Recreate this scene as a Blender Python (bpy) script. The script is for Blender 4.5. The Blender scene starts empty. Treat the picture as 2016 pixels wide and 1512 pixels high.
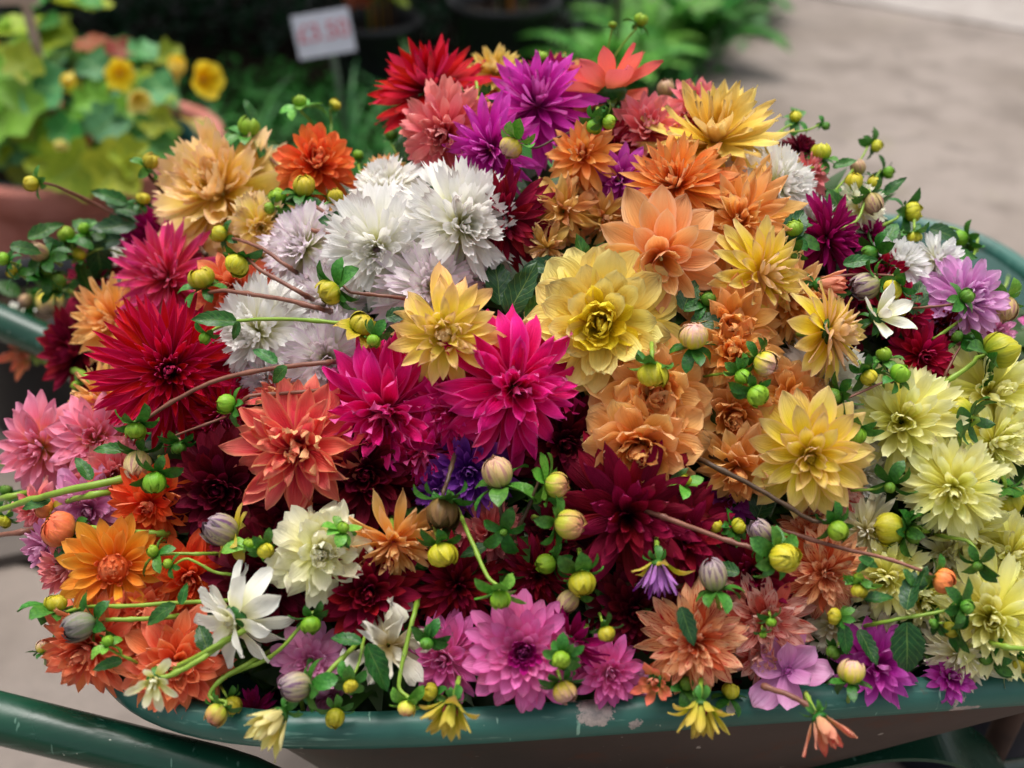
import bpy, math, random
from mathutils import Vector, Matrix, noise
random.seed(7)
PI = math.pi
R = math.radians
SC = bpy.context.scene
COL = SC.collection

# ------------------------------------------------------------------ camera, sky, sun, exposure
CAM = Vector((0.0, 0.0, 1.2))
PITCH = R(34.0)
FPX = 1978.0                      # focal length in photograph pixels (2016 wide)
FWD = Vector((0, math.cos(PITCH), -math.sin(PITCH)))
UPV = Vector((0, math.sin(PITCH), math.cos(PITCH)))
RGT = Vector((1, 0, 0))
cam_d = bpy.data.cameras.new('camera')
cam = bpy.data.objects.new('camera', cam_d)
COL.objects.link(cam)
cam.location = CAM
cam.rotation_euler = (PI / 2 - PITCH, 0, 0)
cam_d.sensor_width = 36.0
cam_d.lens = FPX / 2016.0 * 36.0
cam_d.clip_start = 0.05
cam_d.clip_end = 800.0
cam_d.dof.use_dof = True
cam_d.dof.focus_distance = 0.735
cam_d.dof.aperture_fstop = 3.3
SC.camera = cam

W = bpy.data.worlds.new('World')
SC.world = W
W.use_nodes = True
wn = W.node_tree
wn.nodes.clear()
sky = wn.nodes.new('ShaderNodeTexSky')
sky.sky_type = 'NISHITA'
sky.sun_disc = False
sky.sun_elevation = R(76)
sky.sun_rotation = R(-14)
sky.air_density = 1.0
sky.dust_density = 6.0
sky.ozone_density = 1.0
hs = wn.nodes.new('ShaderNodeHueSaturation')
hs.inputs['Saturation'].default_value = 0.30        # overcast: white-grey sky
bgn = wn.nodes.new('ShaderNodeBackground')
bgn.inputs['Strength'].default_value = 0.115
won = wn.nodes.new('ShaderNodeOutputWorld')
wn.links.new(sky.outputs[0], hs.inputs['Color'])
wn.links.new(hs.outputs[0], bgn.inputs['Color'])
wn.links.new(bgn.outputs[0], won.inputs['Surface'])

sl = bpy.data.lights.new('sun', 'SUN')
sl.energy = 1.4
sl.angle = R(35)
sl.color = (1.0, 0.96, 0.9)
so = bpy.data.objects.new('sun', sl)
COL.objects.link(so)
so.rotation_euler = (R(-14), 0, R(14))
so.location = (0, 0, 6)

SC.view_settings.view_transform = 'Standard'
SC.view_settings.look = 'None'
SC.view_settings.gamma = 1.0
SC.view_settings.use_curve_mapping = False
SC.view_settings.exposure = 0.8
SC.render.engine = 'CYCLES'
SC.cycles.max_bounces = 7
SC.cycles.diffuse_bounces = 4
SC.cycles.glossy_bounces = 2
SC.cycles.transmission_bounces = 4
SC.cycles.use_denoising = True


# ------------------------------------------------------------------ helpers
def hexc(h):
    h = h.lstrip('#')
    out = []
    for i in (0, 2, 4):
        c = int(h[i:i + 2], 16) / 255.0
        out.append(c / 12.92 if c <= 0.04045 else ((c + 0.055) / 1.055) ** 2.4)
    return tuple(out) + (1.0,)


def ray(px, py):
    return FWD + RGT * ((px - 1008.0) / FPX) + UPV * ((756.0 - py) / FPX)


def sstep(a, b, x):
    t = min(1.0, max(0.0, (x - a) / (b - a)))
    return t * t * (3 - 2 * t)


def mound(x, y):
    u = (x - 0.09) / 0.57
    du = 1 - abs(u) ** 2.6
    v = (y - 0.86) / 0.44
    g = 1 - abs(v) ** 1.5
    if du <= 0 or g <= 0:
        return 0.60 - 0.15 * max(0.0, -du) - 0.15 * max(0.0, -g)
    low = 1 - 0.55 * sstep(0.26, 0.46, x) * sstep(0.70, 0.98, y)
    return 0.60 + 0.32 * du * g * low


def depth_at(px, py):
    d = ray(px, py)
    w, best, bw = 0.5, 1e9, 0.7
    while w < 1.35:
        p = CAM + d * w
        gap = p.z - mound(p.x, p.y)
        if gap < 0:
            return w
        if gap < best and p.y < 1.02:
            best, bw = gap, w
        w += 0.004
    return bw          # the line of sight passes the heap: where it comes closest


def at(px, py, off=0.0):
    """The place on the heap of flowers seen at this pixel, raised by off metres."""
    w = depth_at(px, py) - off
    return CAM + ray(px, py) * w, w


def ground_at(px, py, z=0.0):
    d = ray(px, py)
    return CAM + d * ((z - CAM.z) / d.z)


def at_y(px, py, y):
    d = ray(px, py)
    return CAM + d * (y / d.y)


def tag(o, label=None, cat=None, group=None, kind=None):
    if label: o['label'] = label
    if cat: o['category'] = cat
    if group: o['group'] = group
    if kind: o['kind'] = kind
    return o


def empty(name, mat):
    o = bpy.data.objects.new(name, None)
    o.empty_display_size = 0.01
    o.matrix_basis = mat
    COL.objects.link(o)
    return o


def put(name, mesh, parent=None, mat=None):
    o = bpy.data.objects.new(name, mesh)
    if parent is not None:
        o.parent = parent
    if mat is not None:
        o.matrix_basis = mat
    COL.objects.link(o)
    return o


class MB:
    """collects verts, faces and uvs of one mesh"""
    def __init__(s):
        s.v, s.f, s.uv, s.mi = [], [], [], []

    def grid(s, pts, uvs, nu, nv, closed=False, mi=0):
        b = len(s.v)
        s.v += pts
        s.uv_v = getattr(s, 'uv_v', [])
        s.uv_v += uvs
        for i in range(nu):
            for j in range(nv):
                j2 = (j + 1)
                s.f.append((b + i * (nv + 1) + j, b + (i + 1) * (nv + 1) + j, b + (i + 1) * (nv + 1) + j2, b + i * (nv + 1) + j2))
                s.mi.append(mi)

    def raw(s, verts, faces, mi=0, uvs=None):
        b = len(s.v)
        s.v += [tuple(q) for q in verts]
        s.uv_v = getattr(s, 'uv_v', [])
        s.uv_v += uvs if uvs else [(0.5, 0.5)] * len(verts)
        for f in faces:
            s.f.append(tuple(b + i for i in f))
            s.mi.append(mi)

    def tube(s, pts, rads, n=6, mi=0, cap=True):
        pts = [Vector(p) for p in pts]
        if not hasattr(rads, '__len__'):
            rads = [rads] * len(pts)
        b = len(s.v)
        s.uv_v = getattr(s, 'uv_v', [])
        ref = None
        for i, p in enumerate(pts):
            t = (pts[min(i + 1, len(pts) - 1)] - pts[max(i - 1, 0)])
            t = t.normalized() if t.length > 1e-9 else Vector((0, 0, 1))
            if ref is None:
                ref = Vector((0, 0, 1)) if abs(t.z) < 0.9 else Vector((1, 0, 0))
            a = ref - t * ref.dot(t)
            a.normalize()
            ref = a
            c = t.cross(a)
            for k in range(n):
                an = 2 * PI * k / n
                s.v.append(tuple(p + (a * math.cos(an) + c * math.sin(an)) * rads[i]))
                s.uv_v.append((i / max(1, len(pts) - 1), k / n))
        for i in range(len(pts) - 1):
            for k in range(n):
                k2 = (k + 1) % n
                s.f.append((b + i * n + k, b + i * n + k2, b + (i + 1) * n + k2, b + (i + 1) * n + k))
                s.mi.append(mi)
        if cap:
            s.f.append(tuple(b + k for k in reversed(range(n))))
            s.mi.append(mi)
            e = b + (len(pts) - 1) * n
            s.f.append(tuple(e + k for k in range(n)))
            s.mi.append(mi)

    def box(s, lo, hi, mi=0):
        x0, y0, z0 = lo
        x1, y1, z1 = hi
        s.raw([(x0, y0, z0), (x1, y0, z0), (x1, y1, z0), (x0, y1, z0), (x0, y0, z1), (x1, y0, z1), (x1, y1, z1), (x0, y1, z1)],
              [(0, 3, 2, 1), (4, 5, 6, 7), (0, 1, 5, 4), (1, 2, 6, 5), (2, 3, 7, 6), (3, 0, 4, 7)], mi)

    def lathe(s, prof, n=32, mi=0):
        b = len(s.v)
        s.uv_v = getattr(s, 'uv_v', [])
        for i, (r, z) in enumerate(prof):
            for k in range(n):
                a = 2 * PI * k / n
                s.v.append((r * math.cos(a), r * math.sin(a), z))
                s.uv_v.append((k / n, i / (len(prof) - 1)))
        for i in range(len(prof) - 1):
            for k in range(n):
                k2 = (k + 1) % n
                s.f.append((b + i * n + k, b + i * n + k2, b + (i + 1) * n + k2, b + (i + 1) * n + k))
                s.mi.append(mi)

    def mesh(s, name, mats, smooth=True):
        me = bpy.data.meshes.new(name)
        me.from_pydata(s.v, [], s.f)
        if not isinstance(mats, (list, tuple)):
            mats = [mats]
        for m in mats:
            me.materials.append(m)
        me.polygons.foreach_set('material_index', s.mi)
        me.polygons.foreach_set('use_smooth', [smooth] * len(s.f))
        uvl = me.uv_layers.new(name='UVMap')
        li = [0] * len(me.loops)
        me.loops.foreach_get('vertex_index', li)
        flat = []
        for i in li:
            flat += s.uv_v[i]
        uvl.data.foreach_set('uv', flat)
        me.update()
        return me


# ------------------------------------------------------------------ materials
def newmat(name):
    m = bpy.data.materials.new(name)
    m.use_nodes = True
    nt = m.node_tree
    nt.nodes.clear()
    return m, nt


def N(nt, typ, **kw):
    n = nt.nodes.new(typ)
    for k, v in kw.items():
        setattr(n, k, v)
    return n


def math_n(nt, op, a, b=None, clamp=False):
    n = N(nt, 'ShaderNodeMath', operation=op)
    n.use_clamp = clamp
    for i, x in enumerate((a, b)):
        if x is None:
            continue
        if isinstance(x, (int, float)):
            n.inputs[i].default_value = x
        else:
            nt.links.new(x, n.inputs[i])
    return n.outputs[0]


def mixc(nt, fac, a, b, mode='MIX'):
    n = N(nt, 'ShaderNodeMixRGB', blend_type=mode)
    for i, x in enumerate((fac, a, b)):
        if isinstance(x, (int, float)):
            n.inputs[i].default_value = x
        elif isinstance(x, tuple):
            n.inputs[i].default_value = x
        else:
            nt.links.new(x, n.inputs[i])
    return n.outputs[0]


def maprange(nt, x, a, b, c=0.0, d=1.0):
    n = N(nt, 'ShaderNodeMapRange')
    n.clamp = True
    nt.links.new(x, n.inputs[0])
    for i, q in enumerate((a, b, c, d)):
        n.inputs[i + 1].default_value = q
    return n.outputs[0]


def noise_n(nt, vec, scale, detail=2.0, rough=0.5):
    n = N(nt, 'ShaderNodeTexNoise')
    n.inputs['Scale'].default_value = scale
    n.inputs['Detail'].default_value = detail
    n.inputs['Roughness'].default_value = rough
    if vec is not None:
        nt.links.new(vec, n.inputs['Vector'])
    return n.outputs['Fac']


def ramp_n(nt, fac, stops):
    n = N(nt, 'ShaderNodeValToRGB')
    cr = n.color_ramp
    while len(cr.elements) < len(stops):
        cr.elements.new(0.5)
    for e, (p, c) in zip(cr.elements, stops):
        e.position = p
        e.color = c
    nt.links.new(fac, n.inputs[0])
    return n.outputs[0]


def finish(nt, col, rough, spec, transl=0.0, bump=None, bstr=0.2, coat=0.0):
    p = N(nt, 'ShaderNodeBsdfPrincipled')
    if isinstance(col, tuple):
        p.inputs['Base Color'].default_value = col
    else:
        nt.links.new(col, p.inputs['Base Color'])
    if isinstance(rough, (int, float)):
        p.inputs['Roughness'].default_value = rough
    else:
        nt.links.new(rough, p.inputs['Roughness'])
    p.inputs['Specular IOR Level'].default_value = spec
    p.inputs['Coat Weight'].default_value = coat
    if bump is not None:
        b = N(nt, 'ShaderNodeBump')
        b.inputs['Strength'].default_value = bstr
        b.inputs['Distance'].default_value = 0.002
        nt.links.new(bump, b.inputs['Height'])
        nt.links.new(b.outputs[0], p.inputs['Normal'])
    out = N(nt, 'ShaderNodeOutputMaterial')
    sh = p.outputs[0]
    if transl > 0:
        t = N(nt, 'ShaderNodeBsdfTranslucent')
        if isinstance(col, tuple):
            t.inputs[0].default_value = col
        else:
            nt.links.new(col, t.inputs[0])
        mx = N(nt, 'ShaderNodeMixShader')
        mx.inputs[0].default_value = transl
        nt.links.new(p.outputs[0], mx.inputs[1])
        nt.links.new(t.outputs[0], mx.inputs[2])
        sh = mx.outputs[0]
    nt.links.new(sh, out.inputs['Surface'])


def uv_parts(nt):
    tc = N(nt, 'ShaderNodeTexCoord')
    sp = N(nt, 'ShaderNodeSeparateXYZ')
    nt.links.new(tc.outputs['UV'], sp.inputs[0])
    return tc, sp.outputs[0], sp.outputs[1]


def petal_mat(name, base, mid, tip, edge=None, eamt=0.7, back=None, bamt=0.6, streak=None, vein=0.26, rough=0.58,
              spec=0.13, transl=0.32, hue=0.02, val=0.22):
    vein = min(.6, vein * 1.25)
    m, nt = newmat(name)
    tc, u, v = uv_parts(nt)
    oi = N(nt, 'ShaderNodeObjectInfo')
    rnd = oi.outputs['Random']
    c = ramp_n(nt, u, [(0.05, hexc(base)), (0.5, hexc(mid)), (0.97, hexc(tip))])
    # veins running along the petal
    cb = N(nt, 'ShaderNodeCombineXYZ')
    nt.links.new(math_n(nt, 'MULTIPLY', u, 2.2), cb.inputs[0])
    nt.links.new(math_n(nt, 'MULTIPLY', v, 17.0), cb.inputs[1])
    nt.links.new(math_n(nt, 'MULTIPLY', rnd, 37.0), cb.inputs[2])
    vn = noise_n(nt, cb.outputs[0], 1.0, 2.0)
    lines = maprange(nt, vn, 0.3, 0.7)
    c = mixc(nt, math_n(nt, 'MULTIPLY', lines, vein), c, mixc(nt, 1.0, c, c, 'MULTIPLY'))
    if edge:
        e = math_n(nt, 'ABSOLUTE', math_n(nt, 'SUBTRACT', v, 0.5))
        e = maprange(nt, e, 0.30, 0.5, 0.0, eamt)
        c = mixc(nt, e, c, hexc(edge))
    if streak:
        cb2 = N(nt, 'ShaderNodeCombineXYZ')
        nt.links.new(math_n(nt, 'MULTIPLY', u, 3.0), cb2.inputs[0])
        nt.links.new(math_n(nt, 'MULTIPLY', v, 11.0), cb2.inputs[1])
        nt.links.new(math_n(nt, 'MULTIPLY', rnd, 91.0), cb2.inputs[2])
        sn = noise_n(nt, cb2.outputs[0], 1.3, 2.0)
        sf = maprange(nt, sn, 0.56, 0.60, 0.0, 0.95)
        # now and then a whole petal is the streak colour
        whole = math_n(nt, 'GREATER_THAN', rnd, 0.9)
        c = mixc(nt, math_n(nt, 'MAXIMUM', sf, math_n(nt, 'MULTIPLY', whole, 0.8)), c, hexc(streak))
    if back:
        g = N(nt, 'ShaderNodeNewGeometry')
        c = mixc(nt, math_n(nt, 'MULTIPLY', g.outputs['Backfacing'], bamt), c, hexc(back))
    # an occasional bruised, drying tip
    r3 = math_n(nt, 'GREATER_THAN', math_n(nt, 'FRACT', math_n(nt, 'MULTIPLY', rnd, 53.1)), 0.88)
    bt = maprange(nt, math_n(nt, 'ADD', u, math_n(nt, 'MULTIPLY', math_n(nt, 'SUBTRACT', vn, 0.5), 0.4)), 0.82, 1.0, 0.0, 0.5)
    c = mixc(nt, math_n(nt, 'MULTIPLY', r3, bt), c, hexc('7a4a2c'))
    h = N(nt, 'ShaderNodeHueSaturation')
    nt.links.new(c, h.inputs['Color'])
    nt.links.new(maprange(nt, rnd, 0, 1, 0.5 - hue * 0.5, 0.5 + hue * 0.5), h.inputs['Hue'])
    r2 = math_n(nt, 'FRACT', math_n(nt, 'MULTIPLY', rnd, 17.3))
    nt.links.new(maprange(nt, r2, 0, 1, 1 - val * 0.6, 1 + val * 0.3), h.inputs['Value'])
    finish(nt, h.outputs[0], rough, spec, transl, vn, 0.6)
    return m


def leaf_mat(name, dark, light, rough=0.38, spec=0.4, transl=0.12, veins=True, val=0.4):
    m, nt = newmat(name)
    tc, u, v = uv_parts(nt)
    oi = N(nt, 'ShaderNodeObjectInfo')
    nz = noise_n(nt, tc.outputs['Object'], 9.0, 3.0)
    c = mixc(nt, maprange(nt, nz, 0.3, 0.7), hexc(dark), hexc(light))
    bump = nz
    if veins:
        av = math_n(nt, 'ABSOLUTE', math_n(nt, 'SUBTRACT', v, 0.5))
        mid = maprange(nt, av, 0.0, 0.035, 1.0, 0.0)
        w = math_n(nt, 'SINE', math_n(nt, 'MULTIPLY', math_n(nt, 'SUBTRACT', u, math_n(nt, 'MULTIPLY', av, 0.55)), 44.0))
        side = maprange(nt, w, 0.88, 1.0, 0.0, 0.5)
        f = math_n(nt, 'MAXIMUM', mid, side)
        c = mixc(nt, math_n(nt, 'MULTIPLY', f, 0.45), c, hexc('8fae55'))
        bump = math_n(nt, 'SUBTRACT', nz, f)
    h = N(nt, 'ShaderNodeHueSaturation')
    nt.links.new(c, h.inputs['Color'])
    nt.links.new(maprange(nt, oi.outputs['Random'], 0, 1, 1 - val * 0.6, 1 + val * 0.5), h.inputs['Value'])
    nt.links.new(maprange(nt, math_n(nt, 'FRACT', math_n(nt, 'MULTIPLY', oi.outputs['Random'], 13.7)), 0, 1, 0.485, 0.515), h.inputs['Hue'])
    finish(nt, h.outputs[0], rough, spec, transl, bump, 0.3)
    return m


def bud_mat(name, base, mid, tip, stripe=None, samt=0.8, s0=0.25, rough=0.48):
    """u runs round the bud, v from its base to its tip."""
    m, nt = newmat(name)
    tc, u, v = uv_parts(nt)
    oi = N(nt, 'ShaderNodeObjectInfo')
    nz = noise_n(nt, tc.outputs['Object'], 2.5, 3.0)
    c = ramp_n(nt, math_n(nt, 'ADD', math_n(nt, 'MULTIPLY', v, 1.0), math_n(nt, 'MULTIPLY', math_n(nt, 'SUBTRACT', nz, 0.5), 0.35)), [(0.12, hexc(base)), (0.5, hexc(mid)), (0.92, hexc(tip))])
    cbv = N(nt, 'ShaderNodeCombineXYZ')
    nt.links.new(math_n(nt, 'MULTIPLY', u, 7.0), cbv.inputs[0])
    nt.links.new(math_n(nt, 'MULTIPLY', v, 1.6), cbv.inputs[1])
    nt.links.new(math_n(nt, 'MULTIPLY', oi.outputs['Random'], 40.0), cbv.inputs[2])
    nf = noise_n(nt, cbv.outputs[0], 1.0, 3.0)
    sn = math_n(nt, 'SINE', math_n(nt, 'MULTIPLY', u, 2 * PI * 2))
    if stripe:
        f = math_n(nt, 'MULTIPLY', maprange(nt, math_n(nt, 'ADD', sn, math_n(nt, 'MULTIPLY', math_n(nt, 'SUBTRACT', nf, .5), 3.0)), -0.3, 0.7), maprange(nt, v, s0, s0 + 0.3, 0.0, samt))
        c = mixc(nt, math_n(nt, 'MULTIPLY', f, maprange(nt, nz, 0.3, 0.6, 0.4, 1.0)), c, hexc(stripe))
    # veins along each bract, thin paler margin
    c = mixc(nt, maprange(nt, nf, 0.5, 0.72, 0.0, 0.5), c, hexc(base))
    av = math_n(nt, 'ABSOLUTE', math_n(nt, 'SUBTRACT', u, 0.5))
    c = mixc(nt, maprange(nt, av, 0.33, 0.47, 0.0, 0.4), c, hexc(tip))
    c = mixc(nt, maprange(nt, av, 0.47, 0.5, 0.0, 0.6), c, hexc(base))
    c = mixc(nt, maprange(nt, nz, 0.6, 0.75, 0.0, 0.35), c, hexc('7a6a2c'))
    h = N(nt, 'ShaderNodeHueSaturation')
    nt.links.new(c, h.inputs['Color'])
    nt.links.new(maprange(nt, oi.outputs['Random'], 0, 1, 0.485, 0.515), h.inputs['Hue'])
    nt.links.new(maprange(nt, math_n(nt, 'FRACT', math_n(nt, 'MULTIPLY', oi.outputs['Random'], 7.7)), 0, 1, 0.8, 1.15), h.inputs['Value'])
    finish(nt, h.outputs[0], rough, 0.3, 0.0, nf, 0.35)
    return m


def plain_mat(name, c1, c2, scale=20.0, rough=0.5, spec=0.3, bstr=0.2, transl=0.0, detail=4.0):
    m, nt = newmat(name)
    tc = N(nt, 'ShaderNodeTexCoord')
    nz = noise_n(nt, tc.outputs['Object'], scale, detail, 0.6)
    c = mixc(nt, maprange(nt, nz, 0.3, 0.7), hexc(c1), hexc(c2))
    finish(nt, c, rough, spec, transl, nz, bstr)
    return m


def chip_mat(name, c1, c2, rust, chips, scratch=1.0, rough=0.34):
    """Worn paint: base green, scratches, rusty edge flecks, and bare patches (x, y, z, rx, ry, rz) where the paint came off."""
    m, nt = newmat(name)
    g = N(nt, 'ShaderNodeNewGeometry')
    pos = g.outputs['Position']
    nz = noise_n(nt, pos, 9.0, 5.0, 0.6)
    c = mixc(nt, maprange(nt, nz, 0.35, 0.65), hexc(c1), hexc(c2))
    mp = N(nt, 'ShaderNodeMapping')
    mp.inputs['Scale'].default_value = (14, 90, 160)
    mp.inputs['Rotation'].default_value = (0, 0, R(8))
    nt.links.new(pos, mp.inputs[0])
    s1 = noise_n(nt, mp.outputs[0], 1.0, 4.0, 0.65)
    c = mixc(nt, maprange(nt, s1, 0.61, 0.72, 0.0, 0.5 * scratch), c, hexc('7aa392'))
    mp2 = N(nt, 'ShaderNodeMapping')
    mp2.inputs['Scale'].default_value = (190, 60, 30)
    mp2.inputs['Rotation'].default_value = (R(20), R(35), R(30))
    nt.links.new(pos, mp2.inputs[0])
    s2 = noise_n(nt, mp2.outputs[0], 1.0, 2.0, 0.6)
    c = mixc(nt, maprange(nt, s2, 0.70, 0.74, 0.0, 0.6 * scratch), c, hexc('86b09c'))
    fl = noise_n(nt, pos, 130.0, 2.0, 0.5)
    c = mixc(nt, maprange(nt, fl, 0.73, 0.76, 0.0, 0.8), c, hexc('b8c0ae'))
    r1 = noise_n(nt, pos, 42.0, 5.0, 0.7)
    c = mixc(nt, maprange(nt, r1, 0.66, 0.72, 0.0, 0.7), c, hexc(rust))
    rf = None
    cn = noise_n(nt, pos, 170.0, 5.0, 0.75)
    for (x, y, z, rx, ry, rz) in chips:
        sub = N(nt, 'ShaderNodeVectorMath', operation='SUBTRACT')
        nt.links.new(pos, sub.inputs[0])
        sub.inputs[1].default_value = (x, y, z)
        mu = N(nt, 'ShaderNodeVectorMath', operation='MULTIPLY')
        nt.links.new(sub.outputs[0], mu.inputs[0])
        mu.inputs[1].default_value = (.8 / rx, .8 / ry, .8 / rz)
        ln = N(nt, 'ShaderNodeVectorMath', operation='LENGTH')
        nt.links.new(mu.outputs[0], ln.inputs[0])
        d = ln.outputs['Value']
        f = maprange(nt, math_n(nt, 'ADD', d, math_n(nt, 'MULTIPLY', math_n(nt, 'SUBTRACT', cn, 0.5), 2.4)), 0.98, 0.88)
        rf = f if rf is None else math_n(nt, 'MAXIMUM', rf, f)
    if rf is not None:
        c = mixc(nt, rf, c, mixc(nt, maprange(nt, cn, 0.4, 0.6), hexc('b3a39a'), hexc('8d8480')))
    finish(nt, c, maprange(nt, nz, 0.3, 0.7, rough - 0.08, rough + 0.14), 0.5, 0.0, s1, 0.12)
    return m


# ------------------------------------------------------------------ petals
def petal_geo(wr, tip, cup, bend, wave=0.0, seed=0, twist=0.0, nx=8, ny=4, base_w=0.34, rev=None):
    """A petal of unit length along +X, inner face up.  wr width/length, cup cross curl in radians (+ = edges up),
    bend total lengthwise curl in radians (+ = towards the flower's axis), tip: round, point, notch, lacer, acute."""
    rnd = random.Random(seed * 7919 + 13)
    ph = rnd.uniform(0, 6.28)
    pts, uvs = [], []
    x = z = 0.0
    tm = {'round': 0.62, 'notch': 0.72, 'lacer': 0.78, 'point': 0.56, 'acute': 0.58}[tip]
    side = rnd.uniform(-0.05, 0.05)
    for i in range(nx + 1):
        t = i / nx
        th = bend * (t ** 1.4) if rev is None else bend * t + rev * max(0.0, t - 0.55) ** 1.2 / 0.3
        if i:
            x += math.cos(th) / nx
            z += math.sin(th) / nx
        if t < tm:
            w = base_w + (1 - base_w) * math.sin(0.5 * PI * t / tm)
        else:
            q = (t - tm) / (1 - tm)
            if tip == 'round':
                w = math.sqrt(max(0.0, 1 - (q * 0.985) ** 2.3))
            elif tip == 'notch':
                w = 1 - 0.42 * q ** 2
            elif tip == 'lacer':
                w = 1 - 0.25 * q ** 2
            elif tip == 'acute':
                w = max(0.02, (1 - q ** 1.75))
            else:
                w = max(0.03, 1 - q ** 2.3)
        hw = w * wr * 0.5
        roll = cup * (0.55 + 0.45 * (1 - t)) if cup > 1.3 else cup * (0.6 + 0.4 * math.sin(PI * min(1, t * 1.1)))
        for j in range(ny + 1):
            s = j / ny * 2 - 1
            if abs(roll) > 1e-3:
                yy = math.sin(s * roll) / roll * hw
                zz = (1 - math.cos(s * roll)) / roll * hw
            else:
                yy, zz = s * hw, 0.0
            zz += wave * math.sin(t * 7 + s * 2.5 + ph) * t * (0.3 + abs(s))
            zz -= 0.02 * wr * (1 - abs(s)) * t      # shallow midrib
            tx = 0.0
            if i == nx and tip == 'notch':
                tx = (0.0, 0.075, 0.0, 0.09, 0.01)[j % 5] - 0.02 if ny == 4 else 0.0
            if i == nx and tip == 'lacer':
                tx = rnd.uniform(-0.10, 0.04) if j % 2 else rnd.uniform(0.02, 0.10)
            px = x + tx * math.cos(th) - math.sin(th) * zz
            pz = z + tx * math.sin(th) + math.cos(th) * zz
            a = twist * t
            py = yy + side * t * t
            pts.append((px, py * math.cos(a), pz + py * math.sin(a)))
            uvs.append((t, (s + 1) / 2))
    return pts, uvs, nx, ny


def petal_mesh(name, mat, **kw):
    b = MB()
    p, uvs, nx, ny = petal_geo(**kw)
    b.grid(p, uvs, nx, ny)
    return b.mesh(name, mat)


PALE = {}
PM = petal_mat
M = {}
M['red'] = PM('petal_red', '6c0014', 'c8062a', 'd81c3a', back='e0507c', bamt=0.35)
M['redlac'] = PM('petal_crimson_red', '60000e', 'cc0828', 'dc1448', edge='e4449c', eamt=0.2, back='e0589c', bamt=0.45)
M['coralruf'] = PM('petal_coral_pink', 'e0404a', 'f0747c', 'f69c98', back='f8bcb4')
M['magenta'] = PM('petal_magenta', 'b00c84', 'dc2cb4', 'ec60d0', back='f090e0', bamt=0.5, vein=0.2)
M['magcrim'] = PM('petal_crimson_magenta', '6a0034', 'a8085c', 'b81878')
M['orange'] = PM('petal_orange', 'e85010', 'f87430', 'fb9054', back='fbb484', bamt=0.5)
M['orangecac'] = PM('petal_tangerine', 'ee7418', 'fca044', 'fdbc78', edge='f47c4c', eamt=0.35, back='fbd09c', vein=0.15)
M['yelcac'] = PM('petal_soft_yellow', 'f6c818', 'fadc68', 'fce494', back='fce4a4', bamt=0.6)
M['paleyel'] = PM('petal_pale_yellow', 'fccc10', 'fde264', 'fddca4', edge='f8c4b0', eamt=0.35, back='fde2b0', vein=0.14)
M['white'] = PM('petal_white', 'e0e058', 'fdfbee', 'fefcf8', edge='f8f2f6', eamt=0.35, vein=0.05, val=0.07, transl=0.4)
M['pinkwhite'] = PM('petal_blush_white', 'dce060', 'fcf8f0', 'faf0f4', edge='ecc8ea', eamt=0.5, vein=0.06, val=0.08, transl=0.4)
M['yeldec'] = PM('petal_butter_yellow', 'f8cc18', 'fde464', 'fdee9c', back='fdeeb0', bamt=0.5, vein=0.08)
M['yeldec_in'] = PM('petal_deep_yellow', 'dcb808', 'f4dc24', 'f8e650', back='f4e050')
M['peach'] = PM('petal_apricot', 'fca23c', 'ffbc5c', 'ffcf8c', edge='fcc49c', eamt=0.3, back='ffd098', bamt=0.6, vein=0.08, transl=0.4)
M['peach_in'] = PM('petal_deep_apricot', 'fa9230', 'fdac4c', 'ffc074', back='ffc684', vein=0.1, transl=0.38)
M['peachlily'] = PM('petal_light_peach', 'f69c30', 'fbb468', 'fbc88c', edge='fcdab4', eamt=0.5, back='fbbe90', bamt=0.6, vein=0.16)
M['yellily'] = PM('petal_clear_yellow', 'f4d40c', 'fbe640', 'fbdf94', edge='f6bfa8', eamt=0.35, back='f6c4b4', bamt=0.6, vein=0.15)
M['yelopen'] = PM('petal_golden_yellow', 'e8d420', 'f9e254', 'fbd094', edge='f8c49c', eamt=0.3, back='f8d6a8', vein=0.18)
M['hotpink'] = PM('petal_hot_pink', 'c80048', 'f00a70', 'f02890', edge='f868b8', eamt=0.4, back='f480c4', bamt=0.6, vein=0.16)
M['coralpeach'] = PM('petal_coral_red', 'cc1850', 'f05058', 'f88c78', edge='fac48c', eamt=0.4, back='fac890', bamt=0.75, vein=0.25)
M['maroon'] = PM('petal_dark_maroon', '300010', '58041c', '78102c', back='84203f', bamt=0.3, transl=0.2, val=0.4)
M['oxred'] = PM('petal_ox_red', '44000f', '860a28', 'ac1c3c', back='a02850', bamt=0.3, transl=0.24, val=0.35)  # ox red, a redder petal colour than the dark maroon
M['crimson'] = PM('petal_crimson', '38000c', '800424', 'a01440', back='b84484', bamt=0.4, val=0.5, transl=0.2)
M['purple'] = PM('petal_violet', '5a1488', '8a30b4', 'b05cd0', back='c484dc', bamt=0.5)
M['purplepink'] = PM('petal_purple_pink', '9a0a70', 'cc34b0', 'e070d0', back='eaa0e0', bamt=0.5, vein=0.22)
M['lemon'] = PM('petal_lemon', 'f0e850', 'fcf894', 'fdfcc4', back='fcf8c2', bamt=0.4, vein=0.05, transl=0.36, val=0.08)
M['cream'] = PM('petal_cream', 'f0e484', 'fcf6c8', 'fcf8e2', back='fcf6e6', vein=0.08, transl=0.34)
M['streak'] = PM('petal_streaked_orange', 'f07038', 'fbac74', 'fccaa0', streak='d0140c', back='fcd8b8', bamt=0.45, vein=0.16)
M['streakpink'] = PM('petal_streaked_salmon', 'ee7c70', 'f6ac98', 'fad0c0', streak='d4202c', back='fad4c8', bamt=0.45, vein=0.16)
M['pinkformal'] = PM('petal_orchid_pink', 'f4b4c0', 'f07cba', 'f48cc8', edge='ea50a8', eamt=0.5, back='f6a8d4', bamt=0.5, vein=0.15)
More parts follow.
